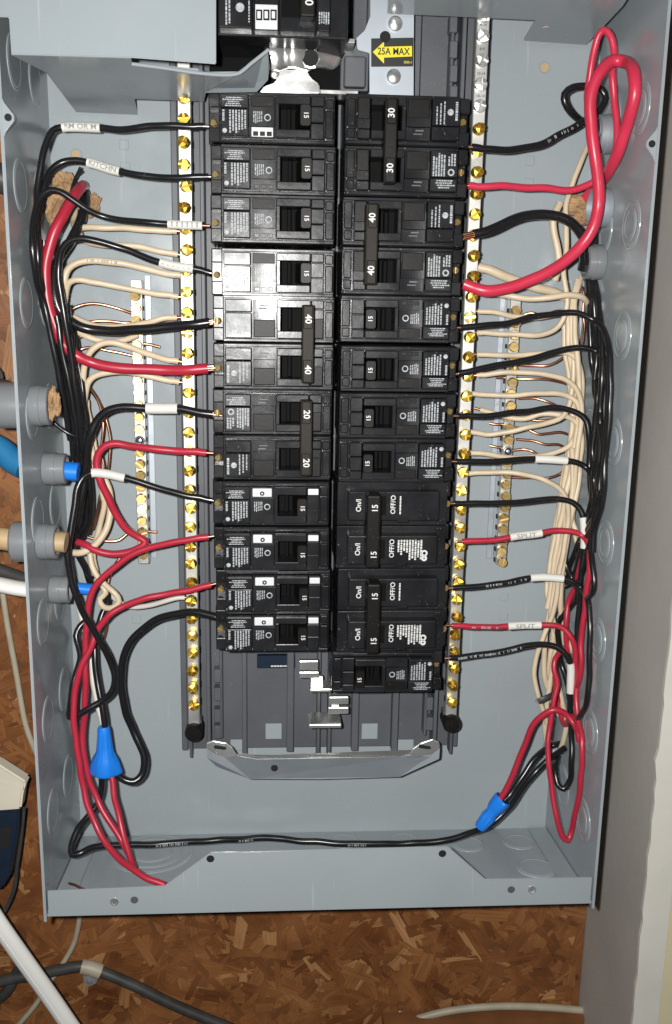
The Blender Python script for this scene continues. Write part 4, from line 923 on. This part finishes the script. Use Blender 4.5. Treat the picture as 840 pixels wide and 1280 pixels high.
wb('black wire with upright white sleeve from the lowest right breaker', 1.85, sub=[(.3, 3.6)], pts=[(562, 822.5, 46), (590, 820, 46), (615, 816.5, 46), (640, 811, 46), (662, 806.5, 46), (680, 805, 46), (697, 809, 47), (707, 818, 48), (712.5, 829, 49), (713.5, 866, 49), (713, 890, 48), (714, 920, 48), (715, 950, 50), (712, 975, 52), (704, 986, 52), (697, 980, 50), (694, 960, 44), (698, 945, 34)], sl=(8, 9), tip=3)
wr('red wire arching from the right blue wire nut', 1.95, [(624, 1000, 44), (631, 990, 44), (642, 965, 44), (655, 933, 44), (666, 907, 46), (678, 893, 48), (692, 887, 50), (707, 892, 50), (718, 905, 50), (724, 925, 48), (722, 905, 40), (716, 895, 34), (706, 905, 30), (700, 890, 28), (696, 868, 26), (694, 845, 26)])
wr('red wire hanging in the right bundle below the SPLIT sleeves', 1.7, [(727, 700, 30), (720, 730, 30), (711, 752, 32), (708, 775, 34), (708, 800, 34), (711, 825, 32), (713, 850, 28)])
wb('dark wire from the right blue wire nut up to the wall clamp', 2.0, [(628, 1003, 42), (640, 990, 40), (655, 968, 38), (672, 945, 34), (690, 932, 26), (700, 930, 18)])
for pts, lb, r in (([(739, 340, 26), (742, 375, 34), (744, 410, 36), (745, 450, 38), (744, 490, 38), (750, 520, 38), (748, 560, 36), (742, 600, 34), (745, 640, 32), (735, 670, 30), (722, 695, 28)], 'black wire weaving in the right bundle, innermost strand', 1.75),
                   ([(734, 342, 24), (737, 380, 30), (738, 420, 34), (740, 460, 34), (747, 490, 36), (744, 530, 36), (741, 570, 36), (747, 605, 36), (751, 625, 36), (744, 650, 34), (738, 680, 34), (742, 710, 36), (742, 735, 36), (735, 748, 34)], 'black wire in the right bundle swelling out near the wall', 1.75),
                   ([(742, 345, 28), (748, 380, 36), (752, 420, 40), (753, 470, 42), (750, 520, 42), (753, 560, 42), (748, 600, 40), (740, 640, 38), (730, 665, 34), (718, 690, 28), (708, 715, 24), (700, 740, 22)], 'black wire in the right bundle with a long gentle wave', 1.75),
                   ([(703, 690, 26), (708, 710, 30), (716, 725, 32), (722, 742, 32), (712, 760, 32), (702, 770, 30), (697, 785, 28), (698, 805, 28), (702, 830, 26), (708, 850, 24), (712, 875, 22)], 'black wire curling behind the SPLIT sleeves', 1.75)):
    wb(lb, r, pts)
# --- right side, cream
ww('thick cream wire leaving the right bar above the thick red wire', 2.7, [(598, 334, 27), (612, 338, 28), (630, 345, 28), (650, 353, 26), (670, 360, 24), (690, 364, 22), (706, 372, 20)], tip=3)
ww('cream wire lying level just below the thick red wire', 1.8, [(598, 362, 27), (618, 366, 28), (640, 370, 32), (665, 373, 34), (690, 371.5, 36), (710, 370, 36), (727, 371, 34), (735, 380, 28)])
R_ = [([(597, 389, 27), (620, 391, 28), (645, 396, 28), (668, 397, 28), (690, 394, 28), (706, 389, 26), (716, 378, 24), (722, 360, 22), (727, 345, 18)], 'cream wire just above the first single right breaker wire'),
      ([(596, 416, 27), (625, 417, 28), (655, 419, 30), (678, 418, 30), (694, 411, 30), (704, 399, 30), (708, 380, 30), (706, 355, 30), (704, 335, 28), (708, 305, 26), (708, 275, 24), (709, 250, 22), (716, 228, 20), (726, 203, 18), (735, 182, 14)], 'long cream wire rising from the right bar to the upper clamp'),
      ([(596, 443, 27), (625, 444.5, 28), (655, 443, 28), (690, 440, 28), (710, 441, 28), (721, 449, 28), (727, 465, 28), (727, 495, 28), (725, 530, 26), (723, 570, 26), (720, 610, 26), (714, 650, 26), (706, 690, 26)], 'cream wire turning down behind the second single breaker wire'),
      ([(596, 469, 27), (625, 466, 30), (655, 465.5, 32), (685, 469, 34), (707, 475, 34), (720, 486, 34), (726, 502, 34), (725, 535, 32), (721, 575, 32), (717, 610, 30), (711, 650, 30), (703, 690, 30), (697, 730, 30), (692, 765, 30)], 'cream wire curving down, first below the second single breaker wire'),
      ([(590, 492, 27), (615, 494, 28), (645, 494.5, 30), (680, 492, 32), (705, 493, 32), (719, 501, 32), (726, 518, 32), (724, 555, 30), (718, 595, 30), (712, 630, 28), (704, 670, 28), (697, 710, 28), (692, 745, 28), (688, 775, 28)], 'cream wire curving down, just above the third single breaker wire'),
      ([(588, 540, 27), (612, 542.5, 28), (635, 540, 30), (660, 534, 32), (685, 529, 32), (702, 522, 32), (711, 508, 30), (716, 485, 28), (717, 450, 26), (714, 410, 26), (716, 375, 24), (722, 350, 20)], 'cream wire bending up into the right bundle below the third breaker wire'),
      ([(600, 512, 22), (630, 520, 24), (655, 523, 26), (678, 518, 28), (698, 518, 30), (714, 523, 30), (724, 536, 30), (727, 560, 30), (722, 600, 28), (716, 640, 28), (716, 660, 26), (722, 680, 24)], 'cream wire arching just under the third single breaker wire'),
      ([(586, 566, 27), (610, 568, 28), (640, 573, 28), (670, 570, 28), (695, 565, 28), (712, 557, 28), (720, 540, 26), (722, 505, 24), (720, 465, 22), (719, 420, 20), (719, 385, 18)], 'cream wire just above the right wire with a cream sleeve'),
      ([(582, 592, 27), (605, 591.5, 28), (635, 591, 30), (660, 594, 32), (684, 601, 34), (700, 612, 34), (709, 627, 34), (710, 650, 32), (704, 690, 32), (698, 725, 32), (694, 755, 32), (686, 780, 32), (678, 800, 32), (670, 822, 32), (668, 845, 32), (672, 870, 32), (679, 890, 30), (684, 905, 28)], 'long cream wire curving down below the sleeved black wire')]
for pts, lb in R_: ww(lb, 1.58, pts, tip=4)
for pts, lb, r in (([(700, 254, 22), (693, 270, 24), (693, 290, 24), (697, 312, 24), (698, 330, 24), (694, 350, 22)], 'cream wire leaving the upper right paper stub and ducking behind the red', 2.1),
                   ([(713, 380, 24), (716, 420, 26), (721, 460, 24), (722, 510, 24), (714, 560, 24), (707, 600, 24), (702, 640, 24), (694, 680, 24), (689, 720, 24), (688, 755, 24), (683, 785, 24), (680, 815, 24), (681, 845, 24), (686, 865, 22), (692, 880, 20), (700, 895, 16)], 'long cream wire down the right bundle, ending low by the wall clamp', 1.72),
                   ([(709, 390, 24), (711, 430, 26), (716, 470, 24), (717, 520, 22), (711, 560, 22), (704, 600, 22), (697, 645, 22), (689, 690, 22), (684, 740, 24), (690, 770, 26), (697, 800, 26), (690, 835, 24), (685, 870, 24), (682, 905, 24), (684, 930, 22), (692, 945, 18)], 'long cream wire crossing over low in the right bundle', 1.72),
                   ([(715, 560, 30), (716, 600, 30), (714, 630, 30), (715, 650, 28), (722, 668, 24), (730, 685, 18)], 'short cream wire peeling off behind the upright sleeve', 1.7),
                   ([(706, 700, 26), (701, 740, 28), (703, 775, 26), (711, 795, 22), (716, 815, 18)], 'short cream wire slanting behind the lower SPLIT wire', 1.7),
                   ([(699, 860, 20), (703, 880, 20), (708, 900, 18), (704, 925, 16), (698, 945, 14)], 'short cream wire end beside the lower wall clamp', 1.7)):
    ww(lb, r, pts)
for i, (pts, lb) in enumerate((([(650, 395, 9), (664, 391, 11), (678, 394, 12), (692, 390, 12), (706, 388, 12)], 'bare copper wire at the top of the right ground bar'),
        ([(648, 456, 9), (668, 458, 10), (684, 457, 12), (700, 450, 12), (712, 440, 12)], 'bare copper wire below the second single breaker wire'),
        ([(620, 472, 8), (645, 474, 9), (672, 474, 12), (700, 478, 12), (714, 482, 12)], 'bare copper wire under the second cream curve, right'),
        ([(709, 395, 16), (708, 415, 16), (705, 435, 16)], 'short upright bare copper wire behind the right cream wires'),
        ([(720, 445, 14), (712, 455, 16), (710, 463, 16), (716, 475, 16), (715, 500, 16), (714, 545, 14)], 'kinked upright bare copper wire in the right bundle'),
        ([(648, 498, 9), (668, 498, 10), (684, 502, 12), (698, 509, 12), (708, 515, 12)], 'bare copper wire slanting down to the third breaker wire'),
        ([(645, 524, 9), (660, 524, 10), (676, 526, 12), (694, 524, 12), (704, 518, 12)], 'bare copper wire behind the cream arch, right'),
        ([(640, 534, 9), (660, 537, 10), (672, 543, 12), (686, 542, 12), (700, 540, 12), (713, 544, 12)], 'wavy bare copper wire on the right, upper of two'),
        ([(645, 549, 9), (665, 551, 10), (680, 555, 12), (698, 556, 12), (709, 561, 12)], 'wavy bare copper wire on the right, lower of two'),
        ([(640, 563, 9), (655, 562, 10), (666, 565, 12), (676, 571, 12)], 'bare copper wire running under the right cream sleeve'),
        ([(612, 529, 8), (622, 531, 9), (632, 530, 9)], 'cut bare copper end left of the right ground bar, upper'),
        ([(612, 557, 8), (622, 559, 9), (632, 561, 9)], 'cut bare copper end left of the right ground bar, lower'),
        ([(640, 597, 9), (665, 597, 10), (685, 597, 12), (700, 592, 12), (708, 585, 12)], 'bare copper wire behind the lowest cream curve, right'),
        ([(720, 350, 18), (729, 365, 22), (729, 395, 22), (731, 410, 22), (728, 430, 20)], 'bare copper wire beside the black sheath stub, right'))):
    wc(lb, pts, r=.85)
for pts, lb in (([(722, 350, 20), (718, 390, 26), (720, 430, 30), (724, 480, 30), (722, 530, 30), (715, 580, 28), (707, 620, 28), (700, 660, 26), (693, 700, 26), (688, 735, 26), (684, 760, 26)], 'cream wire on the outer edge of the right cream bundle'),
                ([(704, 400, 20), (707, 440, 22), (712, 480, 22), (716, 530, 24), (709, 580, 24), (703, 620, 24), (696, 660, 24), (688, 705, 24), (686, 745, 24), (692, 785, 24), (688, 820, 22), (684, 850, 20)], 'cream wire on the inner edge of the right cream bundle'),
                ([(727, 560, 26), (724, 590, 28), (719, 620, 30), (712, 655, 30), (704, 700, 30), (700, 740, 30), (702, 775, 28), (706, 805, 26)], 'cream wire beside the black strands, mid height on the right')):
    ww(lb, 1.7, pts)
# grey tie round the cream wires
bm = bmesh.new(); c = catmull([P(673, 877, 36), P(680, 874, 37), P(688, 870, 35), P(692, 867, 26), P(684, 871, 18), P(674, 876, 24), P(673, 877, 35.5)])[0]; tube(bm, c, .0011, 8, rz=.0022)
tag(fin('cable_tie', bm, M['greyj'], None, True), 'grey tie band round the cream wires low on the right', 'cable tie')

# ------------------------------------------------------------------ wire nuts
def nut(label, base, tipp, rb, rt):
    ax = (tipp-base); L = ax.length; M4 = ax.to_track_quat('Z', 'Y').to_matrix().to_4x4()
    if abs(ax.normalized().z) > .9: M4 = Matrix.Rotation(0, 4, 'Z') @ Matrix(((1, 0, 0, 0), (0, 1, 0, 0), (0, 0, 1, 0), (0, 0, 0, 1)))
    o = empty('wire_nut', base, label, 'wire nut', 'blue wire nuts')
    bm = bmesh.new(); n = 36; prof = [(rb*.90, 0), (rb*.98, .02), (rb, .06), (rb*.97, .20), (rb*.86, .34), (rb*.66, .47), (rt*1.25, .62), (rt*1.1, .80), (rt, .95), (rt*.86, 1.0), (1e-7, 1.0)]
    rings = []
    for r, h in prof:
        ring = []
        for i in range(n):
            a = 2*math.pi*i/n; rib = 1+(.05*(1 if i % 3 == 0 else -.4) if .3 < h < .97 else 0)
            if h < .5: rib += .42*(1-h/.5)*abs(math.cos(a))**14
            ring.append(bm.verts.new(M4 @ Vector((r*rib*math.cos(a), r*rib*math.sin(a), h*L))))
        rings.append(ring)
    for a, b in zip(rings, rings[1:]):
        for i in range(n): bm.faces.new((a[i], a[(i+1) % n], b[(i+1) % n], b[i]))
    sh = fin('shell', bm, M['blue'], o, True, 50)
    bm = bmesh.new(); lathe(bm, [(rb*.88, .0003), (1e-7, .0006)], M=M4); fin('mouth', bm, M['dark'], o)
nut('blue wire nut standing at the lower left, mouth downwards', P(132, 967, 46), P(134, 908, 46), .0074, .0036)
nut('blue wire nut tilted on the long black wire, lower right', P(629, 998, 42), P(599, 1035, 42), .0058, .0036)

# ------------------------------------------------------------------ connectors through the side walls
def conn(label, u, v, d, r, inside, outside, mt, side, ins=None, lip_=1.0):
    x = XL if side < 0 else XR; z = P(u, v, d).z; s = 1 if side < 0 else -1
    o = empty('cable_connector', (x, -d*MM, z), label, 'cable connector', 'connectors through the side walls')
    bm = bmesh.new(); lathe(bm, [(r*.96, .0002*s), (r, .001*s), (r, inside*.55*s), (r*lip_*.96, inside*.57*s), (r*lip_*.96, inside*.96*s), (r*.86, inside*s), (r*.78, inside*s), (r*.76, inside*.5*s), (1e-7, inside*.5*s)], axis='X', n=28)
    fin('inner_collar', bm, M[mt], o, True, 35)
    if outside:
        bm = bmesh.new(); lathe(bm, [(r*1.10, -.0017*s), (r*1.12, -.003*s), (r*1.12, -(outside-.001)*s), (r*1.02, -outside*s), (1e-7, -outside*s)], axis='X', n=28); fin('outer_collar', bm, M[mt], o, True, 35)
    return o
XW = XL*1000
conn('grey plastic connector with torn paper, uppermost on the left wall', 40, 507, 72, .0108, .0100, .017, 'greyp', -1)
conn('grey plastic connector with the blue cable, left wall', 58, 586, 52, .0090, .0125, 0, 'greyp', -1)
conn('grey plastic connector with tan cable stub, third down the left wall', 52, 677, 72, .0098, .0100, .014, 'greyp', -1)
conn('grey plastic connector with blue band, lowest on the left wall', 70, 737, 50, .0080, .0110, 0, 'greyp', -1)
conn('dull metal connector high on the right wall behind the red loops', 762, 168, 34, .0105, .010, 0, 'steelplate', 1)
conn('dull metal connector beside the brown paper, right wall', 757, 260, 34, .0105, .010, 0, 'steelplate', 1)
conn('dark grey connector on the right wall beside the black sheath', 752, 328, 30, .0100, .010, 0, 'greyp', 1)
conn('metal clamp low on the right wall behind the red loop', 706, 940, 18, .0075, .009, 0, 'steelplate', 1)
def stub(name, mt, label, cat, pts, r, rz=None, parent=None):
    bm = bmesh.new(); tube(bm, catmull(pts)[0], r, 14, rz=rz); o = fin(name, bm, M[mt], None, True, 60); return tag(o, label, cat)
def crumple(name, label, c, sx, sy, sz, seed, rot=0):
    bm = bmesh.new(); bmesh.ops.create_icosphere(bm, subdivisions=4, radius=1)
    for v in bm.verts:
        q = v.co.copy(); n1 = noise.noise(q*1.6+Vector((seed, 0, 0))); n2 = noise.noise(q*4.2+Vector((0, seed, 0)))
        f = 1+.45*n1+.22*abs(n2)*2-.1; q = Vector((q.x*sx, q.y*sy, q.z*sz))*f
        v.co = Matrix.Rotation(rot, 3, 'Y') @ q
    o = fin(name, bm, M['paper'], None, True, 22); o.location = c
    return tag(o, label, 'paper', 'torn kraft paper fillers')
crumple('kraft_paper', 'crumpled brown paper tuft at the upper left under the black wires', P(80, 232, 18), .0075, .005, .0065, 3)
crumple('kraft_paper', 'brown paper tuft left of the thick red wire', P(72, 262, 24), .006, .005, .010, 8)
crumple('kraft_paper', 'small brown paper scrap right of the thick red wire', P(114, 257, 10), .0045, .004, .006, 12, .5)
crumple('kraft_paper', 'torn brown paper in the uppermost left wall connector', P(66, 505, 70), .0036, .004, .0078, 15)
crumple('kraft_paper', 'torn brown paper at the upper right behind the red wires', P(728, 258, 16), .0085, .005, .0062, 19)
crumple('kraft_paper', 'small torn brown paper scrap under the right cable clamp', P(733, 272, 20), .006, .004, .004, 23)
bm = bmesh.new(); tube(bm, [P(88, 243, 26), P(93, 225, 24), P(99, 213, 22), P(101, 209, 22)], .0009, 7); tube(bm, [P(96, 219, 22.5), P(101, 215, 22), P(103, 213, 22)], .0008, 7)
tag(fin('tie_end', bm, M['wblack'], None, True), 'short black frayed tie end above the thick red wire', 'tie')
stub('tan_cable', 'tanj', 'tan cable stub entering the third connector, square cut', 'cable', [P(62, 677, 72), P(72, 677, 72), P(83, 678, 72)], .0068, .0056)
stub('blue_cable_end', 'blue', 'bright blue cable end inside the second connector, left wall', 'cable', [P(76, 588, 52), P(88, 589, 52), P(98, 590, 52)], .0062, .0052)
stub('blue_cable_band', 'blue', 'bright blue band beside the lowest left connector', 'cable', [P(97, 735, 28), P(106, 736, 28), P(117, 737, 28)], .0040, .0034)
# cables outside, on the board left of the box
stub('blue_cable', 'bluej', 'blue cable reaching the box from the left edge', 'cable', [P(-20, 552, 30), P(2, 563, 32), P(14, 574, 34), P(30, 583, 36)], .0075)
stub('tan_cable', 'tanj', 'tan cable coming from the left edge into a grey collar', 'cable', [P(-25, 671, 72), P(0, 673, 72), P(14, 675, 72)], .0062)
stub('white_cable', 'whitej', 'flat white cable coming from the left edge below the tan one', 'cable', [P(-25, 727, 34), P(0, 731, 34), P(20, 735, 34), P(42, 738, 34)], .0060, .0044)
stub('dark_grey_cable', 'greyj', 'dark grey cable just above the flat white one, left edge', 'cable', [P(-20, 708, 20), P(5, 715, 22), P(25, 722, 24), P(45, 727, 26)], .0040)
stub('dark_cable', 'greyj', 'black cable bit at the left edge by the second knockout', 'cable', [P(-30, 222, 10), P(-4, 222, 10), P(12, 226, 8)], .0085)
stub('grey_wire', 'greyj', 'thin grey wire touching the uppermost left connector from outside', 'cable', [P(-10, 455, 20), P(1, 466, 22), P(1, 476, 24), P(-8, 482, 24)], .0012)
stub('dark_grey_cable', 'greyj', 'dark cable entering the uppermost left connector from outside', 'cable', [P(-20, 480, 44), P(0, 482, 44), P(12, 486, 44)], .0040)
stub('beige_wire', 'beigej', 'thin beige wire slanting down the board left of the box', 'cable', [P(-8, 690, 2), P(2, 735, 2), P(9, 780, 2), P(20, 840, 2), P(32, 905, 2), P(44, 938, 2), P(58, 965, 2)], .0019)
stub('beige_wire', 'beigej', 'thin beige wire curving down from under the lower left corner', 'cable', [P(100, 1125, 2), P(99, 1150, 2), P(92, 1180, 2), P(80, 1202, 2), P(62, 1228, 2), P(45, 1255, 2), P(20, 1285, 2), P(8, 1300, 2)], .0018)
gc = stub('grey_cable', 'greyj', 'dark grey cable clipped to the board under the box', 'cable', [P(-5, 1228, 4), P(20, 1222, 5), P(45, 1219, 5), P(75, 1212, 5), P(105, 1208, 5), P(130, 1216, 5), P(170, 1233, 5), P(215, 1255, 5), P(250, 1270, 5), P(300, 1290, 5), P(330, 1302, 5)], .0037)
stub('dark_cable', 'greyj', 'short dark cable at the lower left corner under the white one', 'cable', [P(-8, 1252, 3), P(8, 1240, 3), P(18, 1222, 3), P(22, 1212, 3)], .0036)
cl = empty('cable_clip', (0, 0, 0), 'worn metal cable clip with screw on the grey cable', 'cable clip')
bm = bmesh.new(); tube(bm, [P(102, 1208, 5), P(113, 1210, 5), P(126, 1214.5, 5)], .0050, 16); fin('strap', bm, M['beigej'], cl, True)
bm = bmesh.new(); prism(bm, [P(u, v, 5) for u, v in ((104, 1214), (124, 1220), (120, 1230), (111, 1234), (104, 1228))], Vector((0, .004, 0)), .0005); fin('ear', bm, M['greyp'], cl)
bm = bmesh.new(); lathe(bm, [(.0024, 0), (.0022, .0010), (.001, .0015), (1e-7, .0015)], at=P(112, 1226, 5.2)); fin('screw', bm, M['silver'], cl, True)
stub('beige_cable', 'beigej', 'beige cable low on the board under the right of the box', 'cable', [P(480, 1292, 3), P(515, 1276, 3), P(560, 1264, 3), P(620, 1258, 3), P(680, 1259, 3), P(730, 1263, 3)], .0026)
# a batten along the bottom edge
bm = bmesh.new(); a, b = P(-60, 1292, 8), P(760, 1276, 8)
prism(bm, [P(480, 1279, 9), P(738, 1272, 9), P(738, 1330, 9), P(480, 1330, 9)], Vector((0, .011, 0)), .0006)
tag(fin('wood_batten', bm, M['board']), 'edge of a brown wood batten at the very bottom right', 'batten')
# white flat cable in front, lower left
bm = bmesh.new(); pa = catmull([P(-40, 1095, 62), P(-5, 1150, 60), P(30, 1200, 56), P(62, 1245, 52), P(100, 1300, 48)])[0]
tube(bm, pa, .0040, 16, rz=.0058); wcb = fin('white_cable', bm, M['whitej'], None, True); tag(wcb, 'thick flat white cable crossing the lower left corner', 'cable')
bm = bmesh.new(); tube(bm, [p+Vector((-.0012, -.00385, 0)) for p in pa], .0005, 6); fin('ridge', bm, M['whitej'], wcb, True)
# cream and blue device at the left edge
dv = empty('cable_tester', (0, 0, 0), 'cream and dark blue plastic device hanging at the left edge', 'device')
bm = bmesh.new(); prism(bm, [P(u, v, 44) for u, v in ((-60, 930), (-3, 955), (33, 978), (29, 990), (26, 1012), (0, 1014), (-60, 1014))], Vector((0, .010, 0)), .0012); fin('cream_housing', bm, M['cream'], dv)
bm = bmesh.new()
for k in range(9): p = P(0+k*3.6, 977+k*1.1, 44.1); box(bm, p.x*1000-.3, p.x*1000+.3, 43.5, 44.5, p.z*1000-1.2, p.z*1000+1.2)
fin('grip_ribs', bm, M['cream'], dv)
bm = bmesh.new(); prism(bm, [P(u, v, 42) for u, v in ((-60, 1013), (24, 1013), (23, 1040), (16, 1075), (14, 1092), (3, 1110), (-3, 1113), (-60, 1113))], Vector((0, .009, 0)), .0012); fin('blue_housing', bm, M['deepblue'], dv)
bm = bmesh.new(); prism(bm, [P(u, v, 42.6) for u, v in ((1, 1034), (14, 1032), (12, 1060), (0, 1062))], Vector((0, .0008, 0)), .0002); fin('window', bm, M['dark'], dv)
stub('dark_wire', 'greyj', 'thin dark cord looping below the blue device', 'cable', [P(30, 1010, 30), P(26, 1050, 28), P(21, 1085, 26), P(18, 1110, 24), P(8, 1135, 22), P(-6, 1155, 20)], .0013)
stub('grey_lead', 'greyp', 'pale grey cord just below the blue device', 'cable', [P(22, 1085, 14), P(18, 1108, 14), P(10, 1130, 14), P(2, 1142, 14), P(-8, 1148, 14)], .0013)
bm = bmesh.new(); prism(bm, [P(u, v, -3.2) for u, v in ((492, 1270), (500, 1264), (513, 1272), (496, 1279))], Vector((0, .0006, 0))); tag(fin('paper_scrap', bm, M['sleeve']), 'tiny white paper scrap by the bottom beige cable', 'paper')
